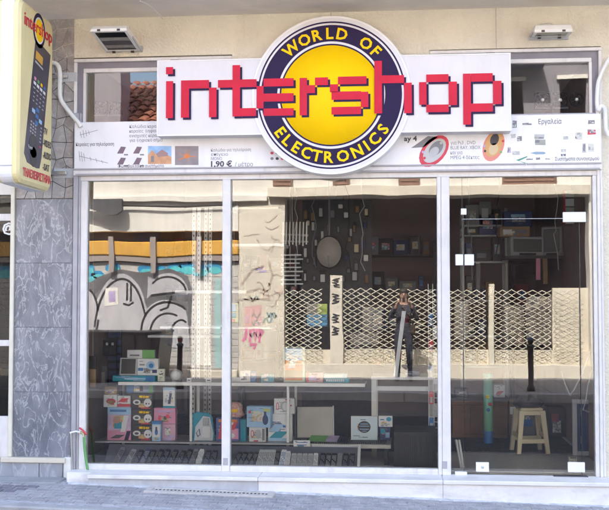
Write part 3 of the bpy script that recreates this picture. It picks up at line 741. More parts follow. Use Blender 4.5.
for yq in (75, 172):
    zq = P(60, yq, -.1).z
    obj('wall_bracket', MB().box(BX - .13, -.205, zq - .02, BX - .09, .005, zq + .02, .003), M_chrome, blade)
    obj('wall_plate', MB().box(BX - .15 + .1, -.012, zq - .045, BX + .02 + .14, -.001, zq + .045, .003), M_silver, blade)
    obj('wall_bracket', MB().box(BX - .1, -.05, zq - .015, BX + .08, -.02, zq + .015, .003), M_chrome, blade)

# ================================================================== FLOODLIGHTS AND CONDUITS
M_midr = mat('dull_reflector', (.10, .10, .11), .3, metal=.6)
def floodlight(cxp, cyp, wpx, label, D, tilt):
    c = P(cxp, cyp, -.03)
    t = thing('floodlight', label, 'floodlight', (c.x, 0, c.z), 'floodlights above the sign')
    W = wpx / 111 / 2
    m4 = Matrix.Translation((0, -.045 - D / 2, .012)) @ Matrix.Rotation(tilt, 4, 'X')
    shell = [(-D / 2, -.028), (-D / 2, -.012), (-D * .42, .028), (-D * .25, .042), (D * .3, .045), (D / 2, .02), (D / 2, -.028)]
    mb = MB(); n = len(shell); inner = [(y * .88, z * .8 - .006) for y, z in shell[1:-1]]
    for sx in (-1, 1):
        vs = [m4 @ Vector((sx * W * (1 - .10 * max(0, z / .045)), y, z)) for y, z in shell]
        mb.add(vs, [tuple(range(n))])
    vs = [m4 @ Vector((sx * W * (1 - .10 * max(0, z / .045)), y, z)) for sx in (-1, 1) for y, z in shell]
    mb.add(vs, [(i, i + 1, n + i + 1, n + i) for i in range(n - 1)])
    local('housing', mb, mat('cream_white_enamel', (.74, .72, .67), .4, .05, 8), t)
    fr_ = MB()
    for a, b, c_, d in ((-W, -D / 2, W, -D / 2 + .03), (-W, D / 2 - .03, W, D / 2), (-W, -D / 2 + .03, -W + .025, D / 2 - .03), (W - .025, -D / 2 + .03, W, D / 2 - .03)): fr_.box(a, b, -.036, c_, d, -.0285, mtx=m4)
    local('glass_frame', fr_, mat('cream_white_enamel', (.7, .7, .7)), t)
    local('reflector', MB().box(-W + .03, -D * .40, -.004, W - .03, D * .40, .002, mtx=m4), M_midr, t)
    local('lamp_glass', MB().box(-W + .026, -D / 2 + .031, -.033, W - .026, D / 2 - .031, -.029, mtx=m4), M_lampg, t)
    local('halogen_tube', MB().tube([(-W * .5, 0, -.016), (W * .5, 0, -.016)], .008, 8, m4), M_white, t)
    for s in (-1, 1):
        local('clip', MB().box(s * W * .55 - .014, D / 2 - .012, -.05, s * W * .55 + .014, D / 2 + .008, -.037, mtx=m4), M_black, t)
        local('clip', MB().box(s * W * .55 - .014, -D / 2 - .004, -.034, s * W * .55 + .014, -D / 2 - .0005, -.016, mtx=m4), M_black, t)
        br = MB().box(s * (W + .006) - .003, -D * .1 - .0, -.03, s * (W + .006) + .003, D / 2 + .05, -.008, mtx=m4)
        local('stirrup', br, M_silver, t)
    local('wall_arm', MB().box(-W - .012, -.03, -.03, W + .012, -.001, .0), M_silver, t)
    local('cable', MB().tube([(-W * .75, -D * .5, .05), (-W * .55, -D * .45, .085), (0, -D * .3, .105), (W * .3, -D * .15, .09), (W * .55, -.01, .05)], .003, 6), mat('grey_cable', (.45, .43, .40), .5), t)
    return t
floodlight(124, 46, 36, 'cream floodlight at the left, above the left clerestory window', .50, rad(-7))
floodlight(549, 36, 36, 'cream floodlight at the right, above the right clerestory window', .27, rad(5))
def conduit(pts, Y, r, label):
    q = [P(x, y, Y) for x, y in pts]
    # smooth the run
    s = []
    for i in range(len(q) - 1):
        p0, p1, p2, p3 = q[max(i - 1, 0)], q[i], q[i + 1], q[min(i + 2, len(q) - 1)]
        for k in range(6):
            t = k / 6; s.append(.5 * ((2 * p1) + (p2 - p0) * t + (2 * p0 - 5 * p1 + 4 * p2 - p3) * t * t + (3 * p1 - p0 - 3 * p2 + p3) * t ** 3))
    s.append(q[-1])
    tag(obj('conduit', MB().tube(s, r, 10), mat('white_pvc', (.74, .74, .72), .4, .04, 10)), label, 'pipe', 'white wiring conduits')
conduit([(50, 62), (57, 64), (60, 72), (60, 88), (61, 99), (68, 110), (78, 122), (81, 127)], -.075, .020, 'bent white conduit pipe from projecting sign to the banner')
conduit([(609, 58), (602, 72), (598, 84), (597, 104), (599, 110), (601, 106), (605, 110), (606, 128), (609, 136)], -.06, .018, 'bent white conduit pipe beside the right clerestory window')

# tap with hose
c = P(83, 433, -.06)
tap = thing('garden_tap', 'small brass tap with red lever and green hose by the pier', 'tap', (c.x, -.035, c.z))
obj('supply_pipe', MB().tube([P(70, 433, -.05), P(76, 431.5, -.05), P(82, 433, -.05)], .009, 8), M_white, tap)
obj('supply_pipe', MB().tube([P(71, 433, -.045), P(71.5, 450, -.045), P(72, 470, -.045)], .008, 8), M_chrome, tap)
obj('tap_body', MB().tube([P(81, 432.5, -.05), P(84, 434, -.08), P(84.3, 438, -.09)], .012, 10), mat('brass', (.5, .38, .2), .35, metal=1), tap)
obj('lever', MB().tube([P(79.5, 428, -.06), P(83, 430.5, -.07), P(86.5, 434.5, -.08)], .009, 8), M_redp, tap)
obj('hose', MB().tube([P(84, 437, -.09), P(84.5, 447, -.09), P(86, 460, -.085), P(87.5, 469, -.08)] + [Vector((P(87.5, 470, -.08).x + .01, -.075, ZB + .014))], .013, 10), M_hose, tap)

# drain channel
dmid = (DR[0] + DR[1]) / 2; dl = (DR[1] - DR[0]) / 2
dr = thing('drain_channel', 'concrete drain channel with a row of slots in the pavement', 'drain', (dmid, -.44, gz(dmid)), rot=(0, .0247, 0))
M_fan0 = mat('slot_shade', (.02, .02, .022), .9, spec=.1)  # near-black colour paints in the darkness of the slots
M_dc = mat('drain_concrete', (.50, .47, .45), .9, .15, 20)
local('channel_body', MB().box(-dl, -.11, -.10, dl, .10, -.03, .004), M_dc, dr)
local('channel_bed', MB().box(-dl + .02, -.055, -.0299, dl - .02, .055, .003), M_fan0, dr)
local('channel_lip', MB().box(-dl, -.11, -.03, dl, -.03, .012, .006), M_dc, dr); local('channel_lip', MB().box(-dl, .05, -.03, dl, .10, .012, .006), M_dc, dr)
for sg in (-1, 1): local('end_cap', MB().box(sg * dl - .03, -.112, -.03, sg * dl + .03, .102, .016, .006), M_dc, dr)
nb = 30; st = 2 * (dl - .03) / nb
for i in range(nb): local('slot_bar', MB().box(-dl + .03 + i * st, -.0298, -.02, -dl + .03 + i * st + st * .5, .0498, .008, .002), M_dc, dr)

# ================================================================== FAR SIDE OF THE STREET (seen mirrored in the glass)
opp = thing('street_building', 'sunlit cream shop row with lattice shutters and graffiti mirrored in the windows', 'building', (0, OY, .22))
def ow(nm, x0, y0, x1, y1, m, ya=OY - .3, yb=OY, par=opp, bev=0, z0=None, z1=None):
    c = rrect(x0, y0, x1, y1, yb)
    return obj(nm, MB().box(c[0], ya, c[1] if z0 is None else z0, c[2], yb, c[3] if z1 is None else z1, bev), m, par)
GZ = .2
def rz(y, Y=OY): return RP(330, y, Y).z
def rx(x, Y=OY): return RP(x, 300, Y).x
XA, XB = rx(-60), rx(760)
obj('rear_mass', MB().box(XA, -18, -.3, XB, OY - .6, rz(150)), M_opw, opp)
obj('upper_wall', MB().box(XA, OY - .6, rz(197), XB, OY, rz(150)), M_opb, opp)
obj('lintel_band', MB().box(rx(268), OY, rz(197), rx(590), OY + .16, rz(187), .01), M_opw, opp)
obj('lintel_band', MB().box(rx(-60), OY, rz(201), rx(267), OY + .10, rz(195), .01), M_opb, opp)
for x0, x1 in ((273, 292), (333, 350), (398, 420), (503, 556)):
    c = rrect(x0, 152, x1, 186)
    sh = obj('louvre_shutter', MB().box(c[0], OY, c[1], c[2], OY + .04, c[3], .005), mat('brown_shutter', (.22, .13, .10), .6, .1, 6), opp)
    for k in range(9):
        z = c[1] + (c[3] - c[1]) * (k + .5) / 9
        obj('slat', MB().box(c[0] + .04, OY + .04, z - .02, c[2] - .04, OY + .055, z + .012), mat('brown_slat', (.30, .18, .13), .6), sh)
# pier of pale wall with pink tag
obj('pier', MB().box(rx(239), OY - .6, GZ, rx(284), OY, rz(197)), M_opw, opp)
# right-hand shop front: near-black sheet for the dim interior, low parapet, posts, lattice
obj('dim_interior_sheet', MB().box(rx(284), OY - .5, GZ, rx(590), OY - .42, rz(197)), M_opdk, opp)  # opaque dark sheet paints the unlit depth of the opening
M_pst = mat('dimmed_poster', (.16, .15, .14), .7, .2, 6)  # poster colour darkened to sit in the dim interior
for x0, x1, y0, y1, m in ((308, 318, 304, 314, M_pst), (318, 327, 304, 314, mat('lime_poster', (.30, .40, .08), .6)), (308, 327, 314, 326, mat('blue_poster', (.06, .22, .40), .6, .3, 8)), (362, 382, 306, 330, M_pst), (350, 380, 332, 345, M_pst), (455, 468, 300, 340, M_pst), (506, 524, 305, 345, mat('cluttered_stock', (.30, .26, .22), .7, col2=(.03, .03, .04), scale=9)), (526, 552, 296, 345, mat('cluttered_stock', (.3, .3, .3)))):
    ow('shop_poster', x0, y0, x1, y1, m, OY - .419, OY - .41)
obj('parapet', MB().box(rx(284), OY - .4, GZ, rx(590), OY - .12, rz(350)), M_opw, opp)
obj('parapet_ledge', MB().box(rx(284), OY - .12, GZ, rx(590), OY + .05, rz(364), .01), M_opw, opp)
ow('shop_post', 329.5, 280, 342, 372, M_opw, OY - .35, OY + .04, z0=GZ, z1=rz(276))
for x in (491.5,):
    obj('shop_post', MB().box(rx(x) - .05, OY - .2, GZ, rx(x) + .05, OY + .03, rz(284)), M_opsh, opp)
obj('blank_shutter_panel', MB().box(rx(554), OY - .38, GZ, rx(590), OY - .25, rz(287)), M_opw, opp)
obj('pier', MB().box(rx(590), OY - .6, GZ, XB, OY, rz(197)), M_opb, opp)
def lattice(x0, x1, ytop, ybot):
    mb = MB(); X0, X1 = rx(x0), rx(x1); Z0, Z1 = rz(ybot), rz(ytop)
    pw, ph = .36, .105; r = .0095; y = OY - .05
    rows = int((Z1 - Z0) / ph)
    for j in range(rows):
        z = Z0 + j * ph
        for s in (0, 1):
            pts = []; x = X0; k = 0
            while x < X1 - .001:
                zz_ = z + (ph * .5 if (k + s) % 2 else -ph * .5) * .98 + rnd.uniform(-.008, .008) * (j == rows - 1)
                pts.append((x, y + (.01 if s else -.01), zz_)); x += pw / 2; k += 1
            mb.tube(pts, r, 4, caps=False)
    return obj('lattice_shutter', mb, M_opsh, opp)
for a, b in ((285, 329), (343, 438), (439, 489), (494, 553), (553.5, 589)): lattice(a, b, 286, 362)
# left-hand shop: dark strip, ochre box, posts, painted roller shutter
obj('white_fascia', MB().box(rx(-60), OY - .33, rz(230), rx(238.6), OY + .02, rz(201.2)), M_opb, opp)
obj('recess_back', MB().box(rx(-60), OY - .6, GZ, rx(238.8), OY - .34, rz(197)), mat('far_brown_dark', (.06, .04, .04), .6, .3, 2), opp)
ow('blue_sign', 136, 229, 158, 241, M_navy, OY - .34, OY - .3)
obj('ochre_awning_box', MB().box(rx(-60), OY - .3, rz(255.5), rx(238.5), OY + .05, rz(240.5), .02), M_oyel, opp)
obj('grey_rail', MB().box(rx(-60), OY - .2, rz(261), rx(238.5), OY + .02, rz(256)), mat('taupe_paint', (.34, .29, .27), .6), opp)
for x in (20, 67, 111.5, 153.5, 199): obj('awning_post', MB().box(rx(x) - .05, OY + .051, rz(272), rx(x) + .05, OY + .1, rz(236)), mat('taupe_paint', (.34, .29, .27), .6), opp)
rs = obj('roller_shutter', MB().box(rx(-60), OY - .33, GZ, rx(238.5), OY - .06, rz(262)), mat('shutter_grey', (.50, .48, .46), .6, .1, 3), opp)
for k in range(18):
    z = GZ + .05 + k * .115
    obj('shutter_slat', MB().box(rx(-60) + .01, OY - .059, z, rx(238.5) - .01, OY - .05, z + .104, .004), mat('shutter_grey', (.5, .5, .5)), rs)
PY = OY - .046
def wp(x, y): v = P(x, y, 2 * GY - PY); return (v.x, v.z)
def arc(cx, cy, rx_, ry_, a0, a1, n=24): return [wp(cx + rx_ * math.cos(rad(a0 + (a1 - a0) * i / n)), cy - ry_ * math.sin(rad(a0 + (a1 - a0) * i / n))) for i in range(n + 1)]
def fill(nm, pts, m, lay): obj(nm, MB().prism([wp(*p) if not isinstance(p, tuple) or True else p for p in pts], 'y', PY - .01, PY + .0015 * lay), m, rs)
def fillw(nm, pts, m, lay): obj(nm, MB().prism(pts, 'y', PY - .01, PY + .0015 * lay), m, rs)
def strokes(nm, L, m, lay, wd):
    mb = MB()
    for p in L: mb.ribbon(p, wd, PY + .0015 * lay, .008)
    obj(nm, mb, m, rs)
for cx, cy, r in ((112, 268, 7), (88, 268, 7), (98, 274, 6), (92, 277, 8), (145, 269, 8), (160, 268, 6), (175, 267, 8), (188, 268, 9), (200, 270, 9), (214, 268, 8), (30, 270, 12), (55, 268, 10), (5, 272, 10)):
    fillw('graffiti_cloud', arc(cx, cy, r, r * .62, 0, 350, 16), M_gblue, 1); fillw('graffiti_cloud', arc(cx + 1, cy + 2, r * .8, r * .42, 0, 350, 16), M_gturq, 2)
fillw('graffiti_shade', [wp(86, 345), wp(86, 286), wp(100, 276), wp(118, 270), wp(140, 272), wp(150, 270), wp(170, 268), wp(188, 275), wp(193, 292), wp(190, 345)], mat('thin_black_spray', (.14, .137, .15), .6, .4, 2.5), 3)
fillw('graffiti_letter', arc(121, 345, 30, 71, 0, 180, 28), M_gsil, 4)
fillw('graffiti_letter', [wp(147, 299), wp(147, 276)] + arc(168, 290, 20, 17, 140, 0, 14) + [wp(188, 294), wp(150, 296)], M_gsil, 5)
fillw('graffiti_letter', [wp(140, 348)] + arc(166, 330, 26, 30, 170, 40, 18) + [wp(188, 318), wp(190, 348)], M_gsil, 6)
fillw('graffiti_letter', arc(88, 315, 10, 25, 20, 340, 20), M_gsil, 6)
fillw('graffiti_letter', [wp(40, 345), wp(45, 280), wp(70, 276), wp(78, 300), wp(76, 345)], M_gsil, 4)
strokes('graffiti_line', [arc(121, 345, 27, 66, 165, 25, 24), arc(168, 291, 18, 14, 150, 0, 14), [wp(151, 296), wp(186, 292)], arc(168, 331, 27, 29, 180, 50, 18), arc(168, 333, 18, 20, 180, 60, 16),
                          [wp(126, 283), wp(126, 300)], [wp(130, 284), wp(130, 301)], [wp(122, 303), wp(128, 305), wp(133, 302)], arc(181, 340, 11, 20, 170, 60, 12), arc(88, 315, 11, 26, 10, 350, 20), [wp(172, 296), wp(168, 307), wp(160, 310)]], M_gblk, 8, .04)
fillw('paste_up', [wp(105, 306), wp(106, 288), wp(117, 287), wp(117.5, 304)], M_opb, 9); fillw('paste_up', [wp(109, 302), wp(109, 291), wp(115, 290.5), wp(115, 301)], M_lilac, 10)
fillw('turquoise_panel', [wp(215, 368), wp(215, 278), wp(221, 278), wp(221, 368)], mat('faded_turquoise', (.36, .56, .56), .6, .15, 3), 3)
fillw('pale_panel', [wp(196, 366), wp(196, 282), wp(211, 282), wp(211, 366)], M_opb, 5)
obj('base_ledge', MB().box(rx(-60), OY - .05, GZ, rx(238.5), OY + .12, rz(371), .01), M_opw, opp)
q = [RP(x, y, OY + .35) for x, y in ((60, 199), (122, 199), (122.5, 211), (117, 214.5), (108, 215), (88, 208), (60, 200))]
obj('dark_cutout', MB().prism([(v.x, v.z) for v in q], 'y', OY + .22, OY + .35), mat('dark_grey_sheet', (.09, .09, .10), .8, .2, 4), opp)  # dark flat panel cut to an irregular outline
obj('facade_cable', MB().tube([RP(122, 206.5, OY + .12), RP(170, 206.8, OY + .12), RP(223, 204.5, OY + .12), RP(236, 204, OY + .02)], .02, 6), M_gblk, opp)
# pink tag on the pier
def pier_stroke(L, m, wd, nm='graffiti_tag'):
    mb = MB()
    for p in L: mb.ribbon([(RP(x, y).x, RP(x, y).z) for x, y in p], wd, OY + .005, .004)
    obj(nm, mb, m, opp)
pier_stroke([[(246, 328), (245, 338), (242, 342)], [(250, 330), (249, 343)], [(253, 329), (255, 342), (257, 329)], [(259, 343), (260, 329), (263, 332), (260, 337)], [(249, 345), (256, 345), (253, 349)]], M_gpink, .055)
mb = MB().prism([(RP(x, y).x, RP(x, y).z) for x, y in ((244, 306), (262, 304), (262, 326), (244, 327))], 'y', OY - .01, OY + .002); obj('graffiti_patch', mb, mat('faded_pink', (.74, .46, .44), .7, .12, 3), opp)
pier_stroke([[(241, 285), (252, 270), (263, 266)], [(246, 292), (258, 288), (268, 291)], [(268, 262), (272, 275), (268, 286)], [(236, 300), (250, 298), (268, 299)]], mat('brown_spray', (.46, .38, .32), .7), .04)
pier_stroke([[(255, 270), (262, 268), (258, 272), (266, 271)]], M_lilac, .04)
ps = []
for x, y in ((335.5, 284), (335.5, 300), (335.5, 318), (335, 331)):
    ps += [[(x - 4 + 4 * (1 + math.sin(k * 1.9 + y)), y - 5 + k * .9) for k in range(0, 11)]]
mbp = MB()
for p in ps: mbp.ribbon([(RP(x, y, OY + .04).x, RP(x, y, OY + .04).z) for x, y in p], .028, OY + .045, .004)
obj('graffiti_tag', mbp, M_gblk, opp)
tw_ = random.Random(5); L_ = []
for b in range(16):
    x, y = tw_.uniform(258, 281), tw_.uniform(205, 300); p = [(x, y)]
    a = tw_.uniform(0, 6.28)
    for k in range(6): a += tw_.uniform(-.9, .9); x += 2.6 * math.cos(a); y += 2.6 * math.sin(a); p.append((min(max(x, 236), 282), y))
    L_.append(p)
pier_stroke(L_, mat('brown_spray', (.2, .2, .2)), .022, 'scribble')
L_ = []
for b in range(7):
    x0, y0 = tw_.uniform(238, 276), tw_.uniform(258, 340)
    L_.append([(x0 + 2.2 * k * .8, y0 + 3 * math.sin(k * 1.7 + b)) for k in range(6)])
pier_stroke(L_, mat('grey_green_spray', (.30, .36, .32), .7), .03, 'scribble')
# tiled roof
rf = MB(); ex, ez, ry, rz_ = OY + .35, rz(152), -15.2, 7.0
X0r, X1r = XA, rx(470)
sl = math.hypot(ry - ex, rz_ - ez); nrow = 14
for j in range(nrow):
    t0, t1 = j / nrow, (j + 1.12) / nrow
    for i in range(int((X1r - X0r) / .23)):
        xc = X0r + .115 + i * .23 + rnd.uniform(-.008, .008)
        vs = []
        for t, up in ((t0, .045 + rnd.uniform(-.008, .012)), (t1, .0)):
            for k in range(6):
                a = math.pi * k / 5
                vs.append((xc - .1 * math.cos(a), ex + (ry - ex) * t, ez + (rz_ - ez) * t + up + .07 * math.sin(a)))
        rf.add(vs, [(k, k + 1, 6 + k + 1, 6 + k) for k in range(5)])
roof = obj('roof', MB().prism([(ex, ez - .06), (ry, rz_ - .06), (-18.5, ez - .06)], 'x', X0r, X1r), M_roof, opp)
tag(obj('roof_tiles', rf, M_roof, roof), kind='stuff')
obj('gutter', MB().tube([(X0r, ex + .05, ez - .06), (X1r, ex + .05, ez - .06)], .06, 8), M_alud, opp)
# upper storey with a deep shaded loggia
lx0, lx1 = rx(470), XB
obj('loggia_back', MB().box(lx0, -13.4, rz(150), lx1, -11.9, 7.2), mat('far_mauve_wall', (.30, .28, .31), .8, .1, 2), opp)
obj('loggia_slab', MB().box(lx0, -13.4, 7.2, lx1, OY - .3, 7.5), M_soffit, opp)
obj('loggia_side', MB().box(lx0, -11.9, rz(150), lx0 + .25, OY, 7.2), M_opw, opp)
obj('loggia_parapet', MB().box(lx0, OY - .15, rz(150), lx1, OY, rz(150) + .35), M_opw, opp)
for x in (505, 570):
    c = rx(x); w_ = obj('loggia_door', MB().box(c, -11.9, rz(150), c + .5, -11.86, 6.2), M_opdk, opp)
    obj('door_frame', MB().box(c - .06, -11.86, 6.2, c + .56, -11.82, 6.28), M_opb, w_)
obj('awning_blue', MB().box(rx(508), -11.89, 6.45, rx(552), OY - .3, 6.51), M_navy, opp)
gb = thing('rooftop_block', 'grey rendered block rising from the tiled roof, mirrored in the left clerestory', 'building', (RP(120, 100, -11.6).x - 1.5, -12, rz(150)))
c = Vector((RP(120, 100, -11.6).x, 0, 0))
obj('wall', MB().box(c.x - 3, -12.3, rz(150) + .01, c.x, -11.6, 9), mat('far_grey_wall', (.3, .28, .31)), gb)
for zq in (5.2,):
    for xq in (c.x - 2.2,):
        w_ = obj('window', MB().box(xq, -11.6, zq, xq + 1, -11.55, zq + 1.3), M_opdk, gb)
        obj('window_frame', MB().box(xq - .06, -11.55, zq - .08, xq + 1.06, -11.5, zq), M_opb, w_)
ct = thing('added_container', 'low dark container added on the far pavement to darken the left window reflection', 'container', (P(115, 350, 2 * GY + 9.2).x, -9.7, .222))  # container put in so the low left reflection turns dark
q0, q1 = P(60, 350, 2 * GY + 9.2).x, P(151, 350, 2 * GY + 9.2).x; zt2 = P(115, 332, 2 * GY + 9.2).z; hw = (q1 - q0) / 2; ch_ = zt2 - .222
M_ct = mat('dark_container_paint', (.035, .037, .045), .5, .2, 5)
local('tub', MB().prism([(-hw + .08, 0.06), (hw - .08, .06), (hw, ch_ - .04), (-hw, ch_ - .04)], 'y', -.5, .5), M_ct, ct)
local('lid', MB().box(-hw - .02, -.53, ch_ - .039, hw + .02, .53, ch_, .01), M_ct, ct)
for i in range(5): q = -hw + .2 + i * (2 * hw - .4) / 4; local('rib', MB().box(q - .03, .5, .1, q + .03, .53, ch_ - .06), M_ct, ct)
for a in (-1, 1):
    for b in (-1, 1): local('wheel', MB().lathe([(0, -.03), (.06, -.03), (.06, .03), (0, .03)], 14, Matrix.Translation((a * (hw - .2), b * .4, .06)) @ Matrix.Rotation(math.pi / 2, 4, 'X')), M_black, ct)
# bollards along the far kerb
def bollard(pxx, label):
    x = P(pxx, 370, 2 * GY + 8.15).x
    t = thing('bollard', label, 'bollard', (x, -8.15, .222), 'bollards on the far pavement')
    local('post', MB().lathe([(.0, 0), (.075, 0), (.075, .06), (.05, .09), (.045, .70), (.06, .72), (.06, .75), (.03, .77)], 16), M_black, t)
    local('knob', MB().lathe([(.0, .76), (.03, .77), (.045, .80), (.05, .83), (.04, .865), (.0, .88)], 16), M_black, t)
bollard(179.5, 'black bollard with round knob mirrored in the left display window')
bollard(530.5, 'black bollard with round knob mirrored in the glass door')

# ------------------------------------------------------------------ the photographer
def skin_body(vs, es, root=0, sub=2):
    me = bpy.data.meshes.new('body'); me.from_pydata([v[0] for v in vs], es, []); me.update()
    o = bpy.data.objects.new('tmp_body', me); C.objects.link(o)
    sk = o.modifiers.new('s', 'SKIN'); sk.use_smooth_shade = True
    for i, v in enumerate(vs):
        me.skin_vertices[0].data[i].radius = v[1] if isinstance(v[1], tuple) else (v[1], v[1]); me.skin_vertices[0].data[i].use_root = (i == root)
    sb = o.modifiers.new('b', 'SUBSURF'); sb.levels = sub; sb.render_levels = sub
    r = bpy.data.meshes.new_from_object(o.evaluated_get(bpy.context.evaluated_depsgraph_get()))
    bpy.data.objects.remove(o)
    for p in r.polygons: p.use_smooth = True
    return r
vs = [((0, 0, .93), (.15, .105)), ((0, 0, 1.08), (.135, .095)), ((0, .0, 1.24), (.16, .105)), ((0, -.01, 1.36), (.14, .085)), ((0, .0, 1.45), .055), ((0, .02, 1.52), .066), ((0, .025, 1.60), (.076, .095)), ((0, .02, 1.68), (.066, .08)), ((0, .02, 1.715), .035)]
es = [(i, i + 1) for i in range(8)]
for s in (-1, 1):
    b = len(vs)
    vs += [((s * .165, -.01, 1.37), .062), ((s * .25, .06, 1.17), .046), ((s * .17, .24, 1.33), .036), ((s * .105, .345, 1.455), .026), ((s * .085, .385, 1.49), (.030, .02))]
    es += [(3, b), (b, b + 1), (b + 1, b + 2), (b + 2, b + 3), (b + 3, b + 4)]
    h = b + 4
    for k, (dz, ln) in enumerate(((.03, .045), (.012, .05), (-.008, .047), (-.026, .038))):      # fingers behind the phone
        f = len(vs)
        vs += [((s * (.085 - .012), .415, 1.49 + dz), .0095), ((s * (.085 - .02 - ln * .5), .428, 1.495 + dz), .0085), ((s * (.085 - .02 - ln), .424, 1.495 + dz), .0075)]
        es += [(h, f), (f, f + 1), (f + 1, f + 2)]
    f = len(vs)
    vs += [((s * .07, .378, 1.515), .010), ((s * .05, .384, 1.53), .009)]; es += [(h - 1, f), (f, f + 1)]
    b = len(vs)
    vs += [((s * .09, 0, .86), .092), ((s * .105, .02, .50), .064), ((s * .115, -.02, .28), .055), ((s * .12, -.02, .085), .042), ((s * .13, .10, .04), (.042, .035)), ((s * .135, .17, .03), (.035, .025)), ((s * .118, -.07, .035), .035)]
    es += [(0, b), (b, b + 1), (b + 1, b + 2), (b + 2, b + 3), (b + 3, b + 4), (b + 4, b + 5), (b + 3, b + 6)]
bodyme = skin_body(vs, es)
for m in (M_skin, mat('slate_shirt', (.035, .038, .055), .85, .1, 9), mat('dark_jeans', (.03, .035, .055), .85, .2, 14), M_black): bodyme.materials.append(m)
zmin = min(v.co.z for v in bodyme.vertices)
for p in bodyme.polygons:
    c = p.center
    if c.z < .10: p.material_index = 3
    elif c.z < .96: p.material_index = 2
    elif (c.z < 1.435 or (abs(c.x) > .085 and c.z < 1.5)) and not (c.y > .30): p.material_index = 1
    else: p.material_index = 0
M_dbag = mat('dark_bag', (.06, .04, .03), .7)
ph_ = thing('person', 'person in dark jeans and slate shirt photographing, mirrored in the window', 'person', (0, CAM.y - .455, .222 - zmin))
local('body', bodyme, None, ph_)
hair = MB().lathe([(.0, .065), (.04, .058), (.07, .035), (.085, .0), (.086, -.03), (.078, -.07), (.05, -.085)], 18, Matrix.Translation((0, .008, 1.675)) @ Matrix.Diagonal((.98, 1.12, 1, 1)))
local('hair', hair, mat('dark_hair', (.03, .02, .015), .6, .3, 60), ph_)
for s in (-1, 1): local('ear', MB().lathe([(0, -.008), (.014, -.006), (.016, 0), (.012, .006), (0, .008)], 10, Matrix.Translation((s * .082, .015, 1.60)) @ Matrix.Rotation(math.pi / 2, 4, 'Y') @ Matrix.Diagonal((1.6, 1, 1, 1))), M_skin, ph_); local('eye', MB().lathe([(0, -.006), (.011, 0), (0, .006)], 8, Matrix.Translation((s * .03, .113, 1.615)) @ Matrix.Rotation(math.pi / 2, 4, 'X')), M_black, ph_)
local('nose', MB().tube([(0, .11, 1.62), (0, .135, 1.585), (0, .115, 1.575)], [.008, .014, .010], 8), M_skin, ph_); local('mouth', MB().box(-.024, .10, 1.548, .024, .112, 1.556, .003), mat('lips', (.36, .14, .12), .5), ph_)
local('shoulder_bag', MB().box(.13, -.10, .86, .22, .10, 1.08, .03), M_dbag, ph_)
local('bag_strap', MB().tube([(.16, .09, 1.1), (.10, .115, 1.25), (-.02, .10, 1.38), (-.09, .0, 1.43), (-.02, -.10, 1.36), (.14, -.09, 1.1)], .012, 6), M_dbag, ph_)
phone = tag(obj('mobile_phone', MB().box(-.075, CAM.y - .034, CAM.z - .04, .075, CAM.y - .026, CAM.z + .036, .003), M_black), 'black mobile phone held up sideways by the photographing person', 'phone')

# ================================================================== INSIDE THE SHOP
def S(Y): return F / (Y + 9.5)
UY, LY = .42, .38
UZ = P(240, 382.8, UY).z; LZ = P(200, 442.5, LY).z
unit = thing('display_shelving', 'white edged two tier display shelving inside the left windows', 'shelving', (P(200, 440, .6).x, .6, FZ))
xu0, xu1 = P(118, 384, UY).x, P(365, 384, UY).x
xl0, xl1 = P(95, 444, LY).x, P(296, 444, LY).x
g_sh = mat('grey_shelf', (.30, .31, .33), .3, .05, 10)
def shelf(nm, x0, x1, z, y0, y1, par=unit):
    s = obj(nm, MB().box(x0, y0 + .013, z - .016, x1, y1, z), g_sh, par)
    obj('white_edge', MB().box(x0, y0, z - .032, x1, y0 + .0125, z + .001, .003), M_white, s)
shelf('shelf_board', xu0, P(222, 384, UY).x, UZ, UY, .86); shelf('shelf_board', P(222, 384, UY).x + .002, xu1, UZ, UY, .86)
s_ = obj('shelf_board', MB().box(xl0, LY, LZ - .012, xl1, .92, LZ), g_sh, unit); obj('white_edge', MB().box(xl0, LY - .006, LZ - .013, xl1, LY - .0005, LZ + .0005), M_silver, s_)
for x in (191, 288):
    c = P(x, 415, .46).x; obj('shelf_leg', MB().box(c - .012, .45, FZ, c + .012, .474, UZ - .017, .002), M_white, unit)
for x in (199, 124, 296):
    c = P(x, 415, .83).x; obj('shelf_leg', MB().box(c - .012, .80, FZ, c + .012, .824, UZ - .017, .002), M_white, unit)
# perforated uprights and upper glass shelves
rack = thing('slotted_upright_rack', 'tall slotted white uprights carrying thin shelves behind left window', 'shelving', (P(205, 320, 1.1).x, 1.1, FZ))
for x, Y in ((193.5, .95), (198.5, 1.0), (205.5, 1.35), (210, 1.4)):
    c = P(x, 300, Y).x; mb = MB(); zt_ = P(x, 208, Y).z
    u = obj('slotted_upright', MB().box(c - .016, Y, FZ, c + .016, Y + .03, zt_), M_white, rack)
    mb = MB(); z = FZ + .3
    while z < zt_ - .05: mb.box(c - .005, Y - .0015, z, c + .005, Y + .001, z + .02); z += .05
    obj('slots', mb, M_black, u)
for ya, x0, x1, Y, th in ((292.5, 177, 248, .9, .03), (327.5, 162, 222, .9, .022), (336.5, 150, 222, 1.3, .026), (328, 229, 272, .9, .02), (246, 228, 285, 1.0, .03), (209, 228, 280, 1.0, .02)):
    c = rect(x0, ya - 1, x1, ya + 1, Y)
    obj('thin_shelf', MB().box(c[0], Y - .1, c[1], c[2], Y + .35, c[1] + th, .003), M_white, rack)
pst = P(226, 250, 1.2).x

